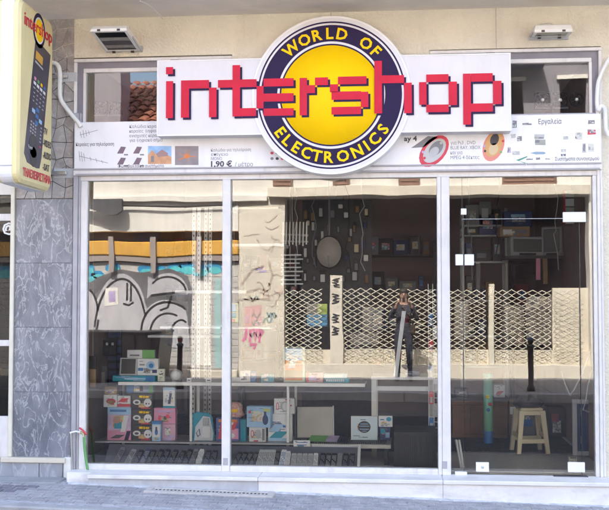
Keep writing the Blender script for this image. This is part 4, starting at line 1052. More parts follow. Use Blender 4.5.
def photo_mat(k):
    nm = 'product_photo_%d' % k
    m = bpy.data.materials.new(nm); m.use_nodes = True; n = m.node_tree; b = n.nodes['Principled BSDF']; b.inputs['Roughness'].default_value = .35
    q = random.Random(k * 13 + 1)
    tc = n.nodes.new('ShaderNodeTexCoord'); vo = n.nodes.new('ShaderNodeTexNoise'); vo.inputs['Scale'].default_value = q.uniform(14, 26); vo.inputs['Detail'].default_value = 5; vo.inputs['Distortion'].default_value = 1.5
    mp = n.nodes.new('ShaderNodeMapping'); mp.inputs['Location'].default_value = (k * 3.1, 0, k * 1.7)
    n.links.new(tc.outputs['Object'], mp.inputs[0]); n.links.new(mp.outputs[0], vo.inputs['Vector'])
    rp = n.nodes.new('ShaderNodeValToRGB'); pal = [(.75, .74, .72), (.05, .05, .07), (.10, .25, .55), (.6, .08, .10), (.75, .55, .12), (.55, .45, .40), (.12, .35, .30), (.6, .62, .68)]
    q.shuffle(pal)
    for i, e in enumerate((.32, .42, .49, .56, .64)):
        if i < 2: el = rp.color_ramp.elements[i]; el.position = e
        else: el = rp.color_ramp.elements.new(e)
        el.color = (*pal[i], 1)
    n.links.new(vo.outputs[0], rp.inputs[0]); n.links.new(rp.outputs[0], b.inputs['Base Color'])
    return m
PHOTOS = [photo_mat(k) for k in range(7)]
def item(name, label, cat, x0, x1, y0, y1, Yf, dep, zb, m, prints=(), rz=0, group=None, bev=.003):
    X0, X1 = P(x0, (y0 + y1) / 2, Yf).x, P(x1, (y0 + y1) / 2, Yf).x
    W, H = X1 - X0, (y1 - y0) / S(Yf)
    t = thing(name, label, cat, ((X0 + X1) / 2, Yf + dep / 2, zb + .0008), group, rot=(0, 0, rz))
    o = local('carton', MB().box(-W / 2, -dep / 2, 0, W / 2, dep / 2, H, bev), m, t)
    for k, (u0, v0, u1, v1, pm, *sh) in enumerate(prints):
        a, b, c_, d = -W / 2 + u0 * W, v0 * H, -W / 2 + u1 * W, v1 * H; lay = -dep / 2 - .0006 * (k + 1)
        if sh and sh[0] == 'o':
            pts = [((a + c_) / 2 + (c_ - a) / 2 * math.cos(q), (b + d) / 2 + (d - b) / 2 * math.sin(q)) for q in [2 * math.pi * i / 18 for i in range(18)]]
            local('printed_shape', MB().prism(pts, 'y', lay, -dep / 2 + .001), pm, t)
        elif sh and sh[0] == 's':          # slanted band
            pts = [(a, b), (a + (c_ - a) * .6, b), (c_, d), (a + (c_ - a) * .4, d)]
            local('printed_shape', MB().prism(pts, 'y', lay, -dep / 2 + .001), pm, t)
        elif sh:
            me = text_mesh(sh[0], (d - b) * 1.4, 'LEFT', .0004); xs = [v.co.x for v in me.vertices]; kx = (c_ - a) / (max(xs) - min(xs)); mn = min(xs)
            for v in me.vertices: v.co.x = (v.co.x - mn) * kx
            me.materials.append(pm); q = bpy.data.objects.new('printed_text', me); C.objects.link(q); q.parent = t; q.location = (a, lay - .0006, b); q.rotation_euler = (math.pi / 2, 0, 0)
        else:
            local('printed_panel', MB().box(a, lay, b, c_, -dep / 2 + .001, d), pm, t)
    pr = random.Random(int(x0 * 7 + y0 * 3))
    if W > .05 and H > .05:
        fp_ = MB()
        for _ in range(7):
            u, v, l = pr.uniform(.06, .7), pr.uniform(.06, .92), pr.uniform(.08, .26); e_ = pr.uniform(.006, .014)
            fp_.box(-W / 2 + u * W, -dep / 2 - .0005, v * H, -W / 2 + min(.96, u + l) * W, -dep / 2 + .001, v * H + e_ * .5)
        if W > .07 and H > .07:
            u, v, a2, b2 = pr.uniform(.05, .45), pr.uniform(.06, .45), pr.uniform(.3, .5), pr.uniform(.25, .45)
            local('product_photo', MB().box(-W / 2 + u * W, -dep / 2 - .0004, v * H, -W / 2 + min(.95, u + a2) * W, -dep / 2 + .001, min(.94, v + b2) * H), PHOTOS[pr.randrange(7)], t)
        local('fine_print', fp_, pr.choice((M_inkg, M_inkg, M_navy, M_lilac)), t)
    return zb + .0008 + H
M_wc = mat('white_carton', (.72, .73, .74), .5, .04, 10)
M_bc = mat('black_carton', (.03, .025, .028), .45)
IY = .50
# --- upper shelf
z_ = item('flat_box', 'long flat teal box lying at the left end of the upper shelf', 'box', 112.5, 155, 376.8, 382.6, IY - .04, .22, UZ, M_teal, [(.28, .35, .8, .62, M_lblue), (.78, .1, .98, .9, M_blue)])
item('white_blue_box', 'white box with blue round emblem standing on the flat teal box', 'box', 137.5, 158, 359.5, 376.5, IY, .07, z_, M_wc, [(.42, .35, .85, .85, M_lblue, 'o'), (.55, .45, .78, .72, M_blue, 'o'), (.03, .28, .28, .45, M_blue), (.72, .15, .95, .35, M_navy), (.1, .6, .35, .68, M_inkg)])
pf = thing('photo_frame', 'silver digital photo frame with black screen leaning on the teal box', 'photo frame', (P(128, 376, IY).x, IY + .0, z_), rot=(rad(-8), 0, rad(-6)))
W, H = 19 / S(IY), 18 / S(IY)
local('bezel', MB().box(-W / 2, 0, 0, W / 2, .02, H, .004), M_silver, pf); local('screen', MB().box(-W / 2 + .016, -.002, .016, W / 2 - .02, .001, H - .012), M_black, pf); local('stand', MB().tube([(0, .018, .06), (0, .07, .012)], .006, 6), M_silver, pf)
item('white_green_box', 'white box with green end panel standing behind the photo frame', 'box', 127, 154.5, 351.5, 376.5, .60, .06, z_, M_wc, [(.55, .0, 1, 1, M_green), (.1, .75, .45, .82, M_inkg)])
item('small_cream_bottle_box', 'small cream box with dark text near middle of the upper shelf', 'box', 157.5, 164.5, 370, 382.5, IY, .05, UZ, mat('cream_card', (.66, .68, .58), .6), [(.2, .55, .8, .62, M_ink), (.3, .3, .7, .36, M_inkg)])
c = P(176, 378, IY)
ck = thing('desk_clock', 'small round white desk clock on the upper shelf', 'clock', (c.x, IY + .03, UZ + .0008))
r_ = 6 / S(IY)
local('case', MB().lathe([(0, 0), (r_, 0), (r_, .04), (0, .04)], 20, Matrix.Translation((0, .02, r_)) @ Matrix.Rotation(math.pi / 2, 4, 'X')), M_silver, ck)
local('dial', MB().lathe([(0, 0), (r_ * .75, 0), (r_ * .75, .003), (0, .003)], 20, Matrix.Translation((0, -.02, r_)) @ Matrix.Rotation(math.pi / 2, 4, 'X')), M_wc, ck)
local('foot', MB().box(-r_ * .7, -.02, 0, r_ * .7, .03, .012), M_silver, ck)
for x, w_, d_ in ((189, 4.5, 'left'), (208.5, 5.5, 'right')):
    item('price_tag', 'tiny white price tag on the upper shelf, %s one of two' % ('the narrower' if d_ == 'left' else 'the wider'), 'price tag', x - w_ / 2, x + w_ / 2, 378.5, 382.6, IY - .05, .004, UZ, M_wc, [(.2, .3, .8, .6, M_ink)], bev=0)
item('wire_tray', 'low grey plastic tray on the upper shelf just right of the mullion', 'tray', 229, 240, 378.5, 383, IY, .12, UZ, M_silver)
item('white_box_blue_square', 'small white box with blue square and navy side on the upper shelf', 'box', 240, 250.2, 371.5, 383, IY, .06, UZ, M_wc, [(.55, .5, .85, .75, M_blue), (.15, .2, .5, .3, M_ink)])
item('navy_box', 'small navy box beside the white box with blue square', 'box', 250.6, 256, 372, 383, IY + .01, .06, UZ, M_blue, [(.1, .6, .9, .8, M_lilac)])
item('teal_mouse_box', 'small teal box with white slanted top on the upper shelf', 'box', 261, 274, 375, 383, IY, .06, UZ, M_teal, [(.0, .55, .6, 1, M_wc, 's')])
# black flash/gadget cluster
for k, (x, y0, y1, lb) in enumerate(((277, 310, 383, 'taller'), (281, 366, 383, 'shorter'))):
    t = thing('black_gadget', '%s black gadget with jointed arm on the upper shelf' % lb, 'gadget', (P(x, 380, IY).x, IY + .05, UZ), 'black gadgets')
    h = (y1 - y0) / S(IY)
    local('base', MB().box(-.022, -.03, 0, .022, .03, h * .4, .006), M_black, t); local('arm', MB().tube([(0, 0, h * .4), (.012, 0, h * .7), (-.006, 0, h * .9)], .012, 8), M_black, t); local('head', MB().box(-.025, -.02, h * .82, .022, .02, h, .006), M_char, t)
item('framed_picture_box', 'orange and blue picture box with pale frame standing on the upper shelf', 'box', 283.5, 305, 347.5, 383, IY, .05, UZ, mat('pale_green_card', (.50, .56, .46), .5), [(.06, .62, .88, .96, M_lblue), (.06, .06, .88, .62, M_orange), (.06, .12, .88, .34, M_card), (.2, .4, .7, .75, M_wc, 's'), (.1, .66, .4, .82, M_wc, 'o')])
item('pink_box', 'pink box with mauve pattern on the upper shelf beside the orange picture box', 'box', 306, 323, 373, 383, IY, .09, UZ, mat('salmon_card', (.62, .36, .36), .6, .2, 30), [(.2, .2, .6, .7, M_lilac), (.02, .05, .14, .95, M_redp)])
z_ = item('blue_white_box', 'lower blue box with white lettering at the right end of the upper shelf', 'box', 325, 349, 378.6, 383, IY, .10, UZ, M_teal, [*[(.06 + .085 * q_, .25, .11 + .085 * q_, .75, M_wc) for q_ in range(9)]])
item('blue_white_box', 'upper blue box with white lettering at the right end of the upper shelf', 'box', 323.5, 347, 374, 378.4, IY + .01, .09, z_, mat('pale_blue_card', (.42, .58, .72), .5), [(.06, .25, .8, .75, M_wc)])
# --- lower shelf
LI = .47
zc1 = item('picture_box', 'tall pink and blue toy phone box at the left end of the lower shelf', 'box', 107.5, 131, 408, 441, LI, .10, LZ, mat('mauve_card', (.55, .42, .62), .5, .2, 12),
           [(0, .78, 1, 1, M_lblue), (.1, .86, .8, .93, M_blue), (0, 0, 1, .3, M_pink), (.12, .05, .75, .16, M_ink, 's'), (.55, .25, .9, .75, M_wc, 's'), (.3, .35, .6, .55, M_teal), (.25, .5, .55, .72, M_skin, 'o'), (.72, .0, 1, .28, M_purple, 's')])
zr = item('small_white_box', 'small white box with red oval picture on top of the toy phone box', 'box', 103.5, 117, 395.5, 408, LI, .08, zc1, M_wc, [(.2, .25, .9, .7, M_redp, 'o'), (.28, .3, .8, .55, M_card, 'o')])
item('small_red_white_box', 'small red and white striped box on top of the toy phone box', 'box', 117.4, 130.5, 396.5, 408, LI, .08, zc1, M_wc, [(0, .45, .9, .8, M_redp, 's'), (0, .05, 1, .3, M_redp)])
item('brown_carton', 'little brown cardboard carton topmost on the left stack', 'box', 104.5, 117, 387.5, 395.5, LI + .01, .08, zr, M_card)
zb_ = LZ
for k, lb in enumerate(('bottom', 'middle', 'top')):
    zb_ = item('black_phone_box', 'black box with white oval picture and yellow title, %s of the stack of three' % lb, 'box', 131.6, 153 - k * .3, 425.2 - k * .0, 440.8, LI, .10, zb_, M_bc,
               [(.35, .74, .52, .88, M_yellow), (.55, .72, .62, .88, M_yellow), (.65, .74, .82, .86, M_yellow), (.06, .28, .42, .62, M_wc, 'o'), (.14, .36, .34, .52, M_ink, 'o'), (.58, .15, .95, .68, M_wc, 'o'), (.66, .3, .74, .42, M_ink, 'o'), (.8, .3, .86, .42, M_ink, 'o'), (.45, .03, .9, .09, M_redp)], group='stack of black phone boxes')
item('blue_grey_box', 'blue and green box standing on the stack of black boxes under the upper shelf', 'box', 126.5, 153, 385.5, 394.2, LI + .08, .08, zb_, mat('steel_card', (.28, .36, .46), .5, .1, 10), [(0, 0, .28, 1, M_blue), (.85, 0, 1, 1, M_green), (.5, .2, .62, .8, M_ink)])
zp = item('pink_pack', 'pale pink pack with a lilac base between black boxes and shelf leg', 'box', 161.5, 175.5, 424.5, 440.8, LI + .02, .08, LZ, mat('rose_card', (.62, .36, .48), .5, .1, 10), [(.1, .0, 1, .35, M_lilac, 's')])
zp2 = item('pink_box', 'bright pink box with dark curled drawing under the white and blue carton', 'box', 153.8, 175.5, 408.5, 424.4, LI + .03, .08, zp, M_pink, [(.1, .75, .9, .85, M_lilac), (.45, .25, .6, .5, M_ink, 'o'), (.55, .35, .72, .6, M_redp, 'o'), (.2, .2, .34, .5, M_redp, 'o')])
item('white_tall_box', 'white upright box with blue bands and a dark handset picture on the pink box', 'box', 163, 175, 387.5, 408.2, LI + .03, .06, zp2, M_wc, [(0, .86, 1, 1, M_lblue), (0, 0, 1, .10, M_teal), (.42, .2, .75, .72, M_navy, 's'), (.15, .25, .35, .5, M_silver, 'o')])
item('blue_white_small_box', 'small white box with blue bottle picture in front of the pink pack', 'box', 151.8, 160.8, 421, 441, LI - .05, .07, LZ, M_lblue, [(.08, .2, .92, .8, M_wc), (.32, .3, .68, .6, M_blue, 'o'), (.4, .5, .6, .72, M_navy), (0, .86, 1, 1, M_blue)])
# blister pack with white device
c = P(203, 440, LI); bl = thing('blister_pack', 'clear blister pack with white adapter on a blue card, under the shelf', 'package', (c.x, LI + .02, LZ + .001))
s1 = 1 / S(LI)
card = [(-11 * s1, 0), (11 * s1, 0), (11.5 * s1, 6 * s1), (9 * s1, 24 * s1), (5 * s1, 28 * s1), (-6 * s1, 29 * s1), (-11 * s1, 27 * s1)]
local('card', MB().prism(card, 'y', 0, .004), M_teal, bl)
local('shell', MB().prism([(-9 * s1, .005), (10 * s1, .005), (10.5 * s1, 8 * s1), (7 * s1, 24 * s1), (0, 25 * s1), (-8 * s1, 14 * s1)], 'y', -.018, -.001), mat('milky_shell', (.60, .66, .72), .2, .05, 9), bl)
local('adapter', MB().box(-1 * s1, -.032, 3 * s1, 8 * s1, -.019, 15 * s1, .008), M_wc, bl); local('adapter', MB().box(0, -.030, 15.5 * s1, 6 * s1, -.019, 23 * s1, .006), M_silver, bl)
local('cable_coil', MB().tube([(-5 * s1, -.02, 4 * s1), (-7 * s1, -.02, 8 * s1), (-4 * s1, -.02, 12 * s1), (-3 * s1, -.02, 6 * s1), (-6 * s1, -.02, 5 * s1)], .005, 6), M_inkg, bl)
zz1 = item('toy_box', 'bright red and blue toy box straddling the mullion on the lower shelf', 'box', 216, 239.5, 417.5, 440.8, LI, .08, LZ, mat('navy_card', (.09, .12, .36), .5, .2, 12), [(.08, .1, .4, .8, M_redp, 's'), (.5, .1, .95, .55, M_pink), (.55, .5, .95, .9, M_redp, 's'), (.55, .7, .75, .9, M_wc, 'o'), (.4, .3, .62, .6, M_yellow, 'o'), (.62, .15, .8, .35, M_wc, 'o'), (.1, .82, .9, .95, M_orange)])
item('blue_spine_box', 'narrow plain blue box beside the red and blue toy box', 'box', 240, 246, 419, 440.8, LI + .02, .09, LZ, M_teal)
c = P(235, 417, LI + .03)
bag = thing('sweet_bag', 'rounded clear bag of red and yellow goods on top of the toy box', 'bag', (c.x, LI + .045, zz1))
mbg = MB().lathe([(0, 0), (.055, .0), (.078, .03), (.080, .07), (.065, .11), (.04, .135), (.0, .15)], 18, Matrix.Diagonal((1, .55, 1, 1))); mbg.v = [(x * (1 + .16 * math.sin(4 * math.atan2(y, x) + z * 60)), y, z * (1 + .10 * math.sin(7 * math.atan2(y, x)))) for x, y, z in mbg.v]; local('pouch', mbg, mat('mixed_sweets', (.60, .12, .14), .35, col2=(.62, .58, .50), scale=55), bag)
local('label_band', MB().box(-.045, -.047, .055, .03, -.035, .085, .004), M_yellow, bag)
za = item('white_box', 'small white box with red sketches under the light blue phone box', 'box', 249, 265.5, 426.5, 441, LI, .08, LZ, M_wc, [(.1, .3, .3, .8, M_redp, 'o'), (.14, .36, .26, .74, M_wc, 'o'), (.4, .2, .75, .85, M_silver, 'o'), (.3, .02, .55, .1, M_redp), (.8, .1, .95, .9, M_inkg)])
item('light_blue_box', 'light blue box with dark handset picture and cream label, atop the white box', 'box', 247, 271.5, 405, 426, LI - .02, .12, za, M_lblue, [(.66, .12, .9, .62, M_navy, 'o'), (.72, .5, .82, .85, M_navy), (.28, .62, .58, .78, mat('cream_card', (.66, .68, .58))), (.08, .66, .18, .78, M_redp), (.7, .76, .98, .9, mat('lime_card', (.5, .56, .2), .5))], rz=rad(-6))
zb2 = item('white_blue_router_box', 'large white box with sea blue swoosh at the right of lower shelf', 'box', 268, 292, 413.5, 441, LI + .05, .1, LZ, M_wc, [(0, .08, .85, .36, M_teal, 's'), (0, .35, .7, .62, M_lblue, 's'), (.0, .02, .9, .12, M_lblue), (.62, .5, .74, .58, M_blue), (.8, .0, .86, 1, M_silver)])
item('white_sketch_box', 'white box with line drawing and red mark atop the sea blue box', 'box', 274, 294.5, 398.5, 413.4, LI + .05, .1, zb2, M_wc, [(.1, .25, .25, .75, M_redp, 'o'), (.13, .3, .22, .7, M_wc, 'o'), (.35, .12, .75, .85, M_silver, 'o'), (.42, .2, .68, .75, M_wc, 'o'), (.8, .5, .86, .6, M_redp), (.55, .9, .7, .97, M_redp)])
# --- things right of the lower shelf: low shelf, monitor, framed picture
low = thing('low_shelf', 'low pale shelf plank right of the boxes', 'shelving', (P(350, 446, .45).x, .6, FZ))
c = rect(306, 444.5, 391, 448.5, .4)
LS = c[3]
obj('plank', MB().box(P(297.5, 446, .4).x, .4, c[1], c[2], .95, c[3], .003), mat('pale_laminate', (.55, .54, .50), .5, .05, 5), low)
for x in (299, 386): q = P(x, 447, .5).x; obj('leg', MB().box(q - .015, .45, FZ, q + .015, .9, c[1] - .001), M_char, low)
# ribbed dark tray top
mb = MB()
for i in range(44):
    q = P(306, 440, .5).x + i * .0175; mb.box(q, .43, LS, q + .011, .93, LS + .012)
tag(obj('ribbed_mat', mb, M_char), 'dark ribbed mat covering the low shelf plank', 'mat')
MT = LS + .0125
mon = thing('flat_monitor', 'flat monitor with shiny grey screen leaning back on the low shelf', 'monitor', (P(315, 434, .62).x, .66, MT), rot=(rad(-13), 0, rad(8)))
W, H = 38 / S(.65), 33 / S(.65)
local('casing', MB().box(-W / 2, 0, 0, W / 2, .03, H, .006), M_char, mon); local('screen', MB().box(-W / 2 + .012, -.003, .015, W / 2 - .012, .001, H - .012), mat('screen_gloss', (.30, .29, .27), .18, .1, 3), mon); local('bezel_edge', MB().box(W / 2 - .011, -.004, .0, W / 2, .001, H), M_silver, mon)
item('framed_card', 'light blue framed card with round dark emblem standing right of the monitor', 'picture', 351, 377.5, 407, 430.5, .62, .03, MT, mat('white_blue_card', (.58, .70, .78), .4), [(.0, .0, .04, 1, M_wc), (.0, .96, 1, 1, M_wc), (.26, .3, .74, .8, M_ink, 'o'), (.3, .36, .7, .74, M_lblue, 'o'), (.27, .47, .73, .57, M_ink), (.28, .60, .72, .66, M_ink), (.34, .69, .66, .74, M_ink), (.33, .39, .67, .44, M_ink)])
zd = item('dark_blue_pack', 'dark blue pack beneath the white card, right of the framed card', 'box', 379.5, 390.5, 418, 431, .62, .05, MT, M_navy, [(.1, .5, .5, .85, M_teal), (.55, .2, .9, .6, M_lblue)])
item('white_card', 'small white card with blue oval standing on the dark blue pack', 'card', 378.5, 392.5, 407, 418, .63, .03, zd, M_wc, [(.55, .5, .92, .9, M_teal, 'o'), (.12, .6, .4, .7, M_blue), (.2, .15, .8, .3, M_silver)])
lf = thing('green_leaflet', 'green leaflet lying tilted on the low shelf mat', 'leaflet', (P(323, 441, .5).x, .50, MT), rot=(rad(14), 0, rad(-8)))
local('sheet', MB().box(-.14, -.03, .008, .14, .12, .011), M_green, lf); local('stripe', MB().box(.03, -.031, .0105, .14, .121, .0125), M_lilac, lf)
item('white_note', 'white printed note card fixed over the remote control rack', 'card', 293.5, 310, 441, 450, .335, .003, P(300, 449.5, .335).z, M_wc, [(.15, .72, .85, .8, M_blue), (.2, .45, .8, .52, M_blue), (.3, .2, .7, .27, M_blue)], bev=0)

# --- remote controls on a sloping rack
rk = thing('remote_rack', 'dark sloping rack along the window foot holding remote controls', 'rack', (P(230, 465, .2).x, .2, FZ))
ra, rb = Vector((0, .115, FZ + .012)), Vector((0, .315, P(230, 446, .3).z))
RXL, RXR = P(106, 458, .2).x, P(358, 458, .2).x
sl_ = rb - ra; ln_ = sl_.length; nv = Vector((0, -sl_.z, sl_.y)).normalized()
def rk_box(x0, x1, t0, t1, n0, n1, nm, m):
    vs = [Vector((x, 0, 0)) + ra + sl_ * t + nv * n for x in (x0, x1) for t in (t0, t1) for n in (n0, n1)]
    obj(nm, MB().add(vs, [(0, 1, 3, 2), (4, 6, 7, 5), (0, 4, 5, 1), (2, 3, 7, 6), (0, 2, 6, 4), (1, 5, 7, 3)]), m, rk)
rk_box(RXL, RXR, 0, 1, -.012, 0, 'backboard', mat('dark_slate_board', (.11, .12, .16), .6, .15, 8))
rk_box(RXL, RXR, -.04, 0, -.012, .022, 'foot_lip', M_char)
rk_box(RXR - .004, RXR + .022, -.04, 1.04, -.012, .03, 'end_frame', M_wc)
rk_box(P(312, 450, .3).x, RXR - .005, 1.0, 1.05, -.012, .02, 'top_frame', M_wc)
obj('rack_foot', MB().box(RXL, .10, FZ, RXR, .12, FZ + .0115), M_char, rk)
def remote_mesh(w_, l_, style):
    # body outline in (x, along)
    if style == 'round': pts = [(-w_ * .36, .01), (-w_ * .2, 0), (w_ * .2, 0), (w_ * .36, .01), (w_ * .5, l_ * .3), (w_ * .42, l_ * .55), (w_ * .48, l_ * .8), (w_ * .3, l_), (-w_ * .3, l_), (-w_ * .48, l_ * .8), (-w_ * .42, l_ * .55), (-w_ * .5, l_ * .3)]
    else: pts = [(-w_ * .46, 0), (w_ * .46, 0), (w_ * .5, l_ * .1), (w_ * .5, l_ * .93), (w_ * .42, l_), (-w_ * .42, l_), (-w_ * .5, l_ * .93), (-w_ * .5, l_ * .1)]
    b = MB().prism(pts, 'z', 0.001, .016)
    k = MB(); rows = 9
    for j in range(rows):
        for i in range(3):
            if (j + i) % 7 == 5: continue
            x = (i - 1) * w_ * .27; y = l_ * (.10 + .085 * j); k.box(x - w_ * .09, y, .015, x + w_ * .09, y + l_ * .042, .0185)
    return b.mesh('remote_body'), k.mesh('remote_keys')
RM = {}
for st in ('slab', 'round'): RM[st] = remote_mesh(.05, .2, st)
bas = Matrix((Vector((1, 0, 0)), sl_.normalized(), nv)).transposed().to_4x4()
def remote(pxx, m, kind, style, label, lean, group, scale=1.0, wsc=1.0):
    x = P(pxx, 457, .2).x
    t = thing('remote_control', label, 'remote control', (0, 0, 0), group)
    t.matrix_world = Matrix.Translation(Vector((x, 0, 0)) + ra + nv * .0005 + sl_ * .01) @ bas @ Matrix.Rotation(-rad(lean), 4, 'Z') @ Matrix.Diagonal((wsc, scale, 1, 1))
    loc, rot, s3 = t.matrix_world.decompose(); t.location = loc; t.rotation_euler = rot.to_euler(); t.scale = s3
    for nm, me, mm in (('casing', RM[style][0], m), ('keypad', RM[style][1], kind)):
        o = bpy.data.objects.new(nm, me.copy()); o.data.materials.append(mm); C.objects.link(o); o.parent = t
    return t
GD, GG = 'dark remotes on the left of the rack', 'grey remotes on the rack'
M_midg = mat('mid_grey_plastic', (.24, .25, .28), .4, .1, 20); M_dblue = mat('dark_blue_plastic', (.07, .09, .18), .4, .1, 20)
M_lg = mat('light_grey_plastic', (.48, .52, .54), .4, .06, 20); M_wr = mat('white_remote_plastic', (.74, .77, .80), .35, .05, 20)
remote(118, M_midg, M_black, 'slab', 'tall mid grey remote at the left end of the rack', 9, None, 1.05)
remote(129, M_silver, M_char, 'slab', 'silver edged remote with dark face, second from the left', 12, None, .95)
for k, x in enumerate((137, 150, 157, 164, 171.5, 180, 186.5)): remote(x, M_black, M_midg, 'slab', 'black remote, %s from left between the silver edged and the white rounded remotes' % ('first','second','third','fourth','fifth','sixth','seventh')[k], 10 + rnd.uniform(-2, 2), GD, rnd.uniform(.9, 1.0), rnd.uniform(.8, 1.05))
remote(143.5, M_dblue, M_silver, 'slab', 'dark blue remote among the black ones left of the mullion', 11, None, 1.0)
remote(193, M_midg, M_char, 'slab', 'slim grey remote directly left of the white rounded one', 6, None, 1.0, .8)
remote(199.5, M_wr, M_silver, 'round', 'white rounded remote standing alone left of the mullion', 4, None, 1.0, 1.15)
for x in (207, 213.5): remote(x, M_char, M_midg, 'slab', '%s charcoal remote between the white rounded one and the mullion' % ('left' if x < 210 else 'right'), 3, 'charcoal remotes by the mullion', .95)
for k, x in enumerate((235, 240.5, 246, 251.5)): remote(x, M_char, M_midg, 'slab', 'plain dark leaning remote, %s to the right of the mullion' % ('first', 'second', 'third', 'fourth')[k], 16, 'leaning dark remotes', .9, .9)
for k, (x, l) in enumerate(((260, 'left'), (266, 'middle'), (271.5, 'right'))): remote(x, M_lg, M_inkg, 'slab', 'wide light grey remote, %s of three side by side under the sketch boxes' % l, 5 if k == 0 else 2, GG, 1.02, 1.15)
remote(276.8, M_char, M_midg, 'slab', 'single dark remote between light grey and white remotes', 2, None, .95, .85)
remote(282.5, M_wr, M_blue, 'slab', 'white straight remote with blue keys left of the note card', 3, None, 1.03)
remote(287.8, M_wr, M_silver, 'round', 'white rounded remote below the shelf leg', 1, None, .95)
for k, x in enumerate((294, 299.5, 305, 310.5)): remote(x, M_lg, M_inkg, 'slab', 'grey remote below the white note card, %s from left' % ('first', 'second', 'third', 'fourth')[k], 0, 'grey remotes below the note', .82, .92)
remote(315.8, M_wr, M_inkg, 'slab', 'pale remote directly right of the note card', 0, None, .85, .8)
for k, x in enumerate((322, 328, 333.5, 345, 351.5)): remote(x, M_black, M_silver if k in (1, 2) else M_midg, 'slab', 'black remote at the framed right end of rack, %s from left' % ('first', 'second', 'third', 'fourth', 'fifth')[k], 3, 'black remotes at the right end', .86, .95)
remote(339.5, M_midg, M_inkg, 'slab', 'mid grey remote among black ones at the right end', 2, None, .86, .85)

# --- dark plinth on the right of the second window
pl = thing('display_plinth', 'dark ribbed display plinth in the right corner of the second window', 'plinth', (P(417, 465, .3).x, .4, FZ))
c = rect(394, 432, 437, 465, .25)
obj('body', MB().box(c[0], .26, FZ, c[2], .8, c[3] - .005), M_char, pl)
for i in range(22):
    q = c[0] + (c[2] - c[0]) * (i + .2) / 22; obj('rib', MB().box(q, .248, FZ + .01, q + (c[2] - c[0]) / 34, .2595, c[3] - .02), M_black, pl)
tb = thing('white_table', 'white framed table with crossbars deeper inside the second window', 'table', (P(404, 420, 1.2).x, 1.2, FZ))
tY = .95; a = rect(371, 377, 435, 386, tY)
obj('table_top', MB().box(a[0], tY, a[3] - .03, a[2], tY + .55, a[3], .004), M_white, tb)
for x in (374, 432):
    q = P(x, 400, tY).x; obj('leg', MB().box(q - .025, tY, FZ, q + .025, tY + .05, a[3] - .031), M_white, tb); obj('leg', MB().box(q - .025, tY + .5, FZ + .008, q + .025, tY + .55, a[3] - .031), M_white, tb)
obj('crossbar', MB().box(P(375, 388, tY).x, tY + .005, P(400, 391, tY).z, P(431, 388, tY).x, tY + .04, P(400, 386.5, tY).z), M_white, tb)
ttop = a[3]
# white plastic strip leaning on the table
q0, q1 = P(395.5, 371, 1.0), P(404, 311, 1.12)
q0.z = ttop + .001
wd_ = Vector((.02, 0, 0)); dp_ = Vector((0, .02, 0))
tag(obj('white_strip', MB().add([q0 - wd_, q0 + wd_, q1 + wd_, q1 - wd_, q0 - wd_ + dp_, q0 + wd_ + dp_, q1 + wd_ + dp_, q1 - wd_ + dp_], [(0, 1, 2, 3), (7, 6, 5, 4), (0, 4, 5, 1), (1, 5, 6, 2), (2, 6, 7, 3), (3, 7, 4, 0)]), mat('bright_white_plastic', (.85, .85, .85), .4)), 'white plastic strip leaning upright on the table', 'strip')
bx_ = item('dark_appliance', 'dark flat appliance lying on the white table', 'appliance', 404, 420, 372, 377, 1.1, .3, ttop, M_dblue, [(.1, .3, .5, .5, M_silver)])

# --- wire rack with hanging packs by the second mullion
wr = thing('wire_rack', 'white wire rack with blister packs beside the second mullion', 'rack', (P(433, 420, .9).x, .95, FZ))
mb = MB()
for x in (428.5, 433, 437.5):
    q = P(x, 350, .9).x; mb.tube([(q, .9, FZ), (q, .9, P(x, 284, .9).z)], .005, 6)
for k in range(24):
    z = P(430, 290 + k * 6, .9).z; mb.tube([(P(428.5, 350, .9).x, .9, z), (P(437.5, 350, .9).x, .9, z)], .004, 6)
obj('wire_grid', mb, M_white, wr)
for k in range(9):
    z = P(433, 318 + k * 13, .85).z; q = P(431 + (k % 2) * 4, 350, .88).x
    o = obj('hook', MB().tube([(q, .896, z + .03), (q, .855, z + .03)], .003, 6), M_chrome, wr)
    t = thing('hanging_pack', 'small %s blister pack, %s from top on the white wire rack' % (('blue', 'white', 'red', 'grey')[k % 4], ('first', 'second', 'third', 'fourth', 'fifth', 'sixth', 'seventh', 'eighth', 'ninth')[k]), 'package', (q, .86, z - .04), 'packs hanging on the wire rack')
    local('card', MB().box(-.022, -.004, -.04, .022, .004, .08), (M_blue, M_wc, M_redp, M_silver)[k % 4], t); local('bubble', MB().box(-.014, -.016, -.03, .014, -.004, .03, .004), M_silver, t)

# --- left inner side: peg wall with hanging goods
pw = thing('peg_wall', 'dark slatted peg wall at the left side of first window', 'panel', (XL + .2, .6, FZ))
q = P(88, 400, .15).x
c = rect(85, 330, 121, 378, 1.15)
obj('panel', MB().box(XL, 1.16, FZ, P(121, 350, 1.16).x, 1.2, P(100, 330, 1.16).z), M_char, pw)
for k in range(16):
    z = FZ + .05 + k * .08
    if z < P(100, 332, 1.16).z: obj('slat', MB().box(XL + .01, 1.145, z, P(121, 350, 1.15).x, 1.159, z + .05), M_dblue, pw)
def hang(name, label, cat, x0, x1, y0, y1, Y, parts):
    c = rect(x0, y0, x1, y1, Y); t = thing(name, label, cat, ((c[0] + c[2]) / 2, Y, c[1]))
    W, H = c[2] - c[0], c[3] - c[1]
    for nm, u0, v0, u1, v1, d, m in parts: local(nm, MB().box(-W / 2 + u0 * W, -d, v0 * H, -W / 2 + u1 * W, 0, v1 * H, .004), m, t)
    return t
hp = hang('hanging_pack', 'black pack on tan card hanging at the left window edge', 'package', 89.5, 97, 356, 387, .18, [('holder', .0, .58, 1, 1, .02, M_black), ('tan_card', .1, 0, .9, .58, .015, M_card)])
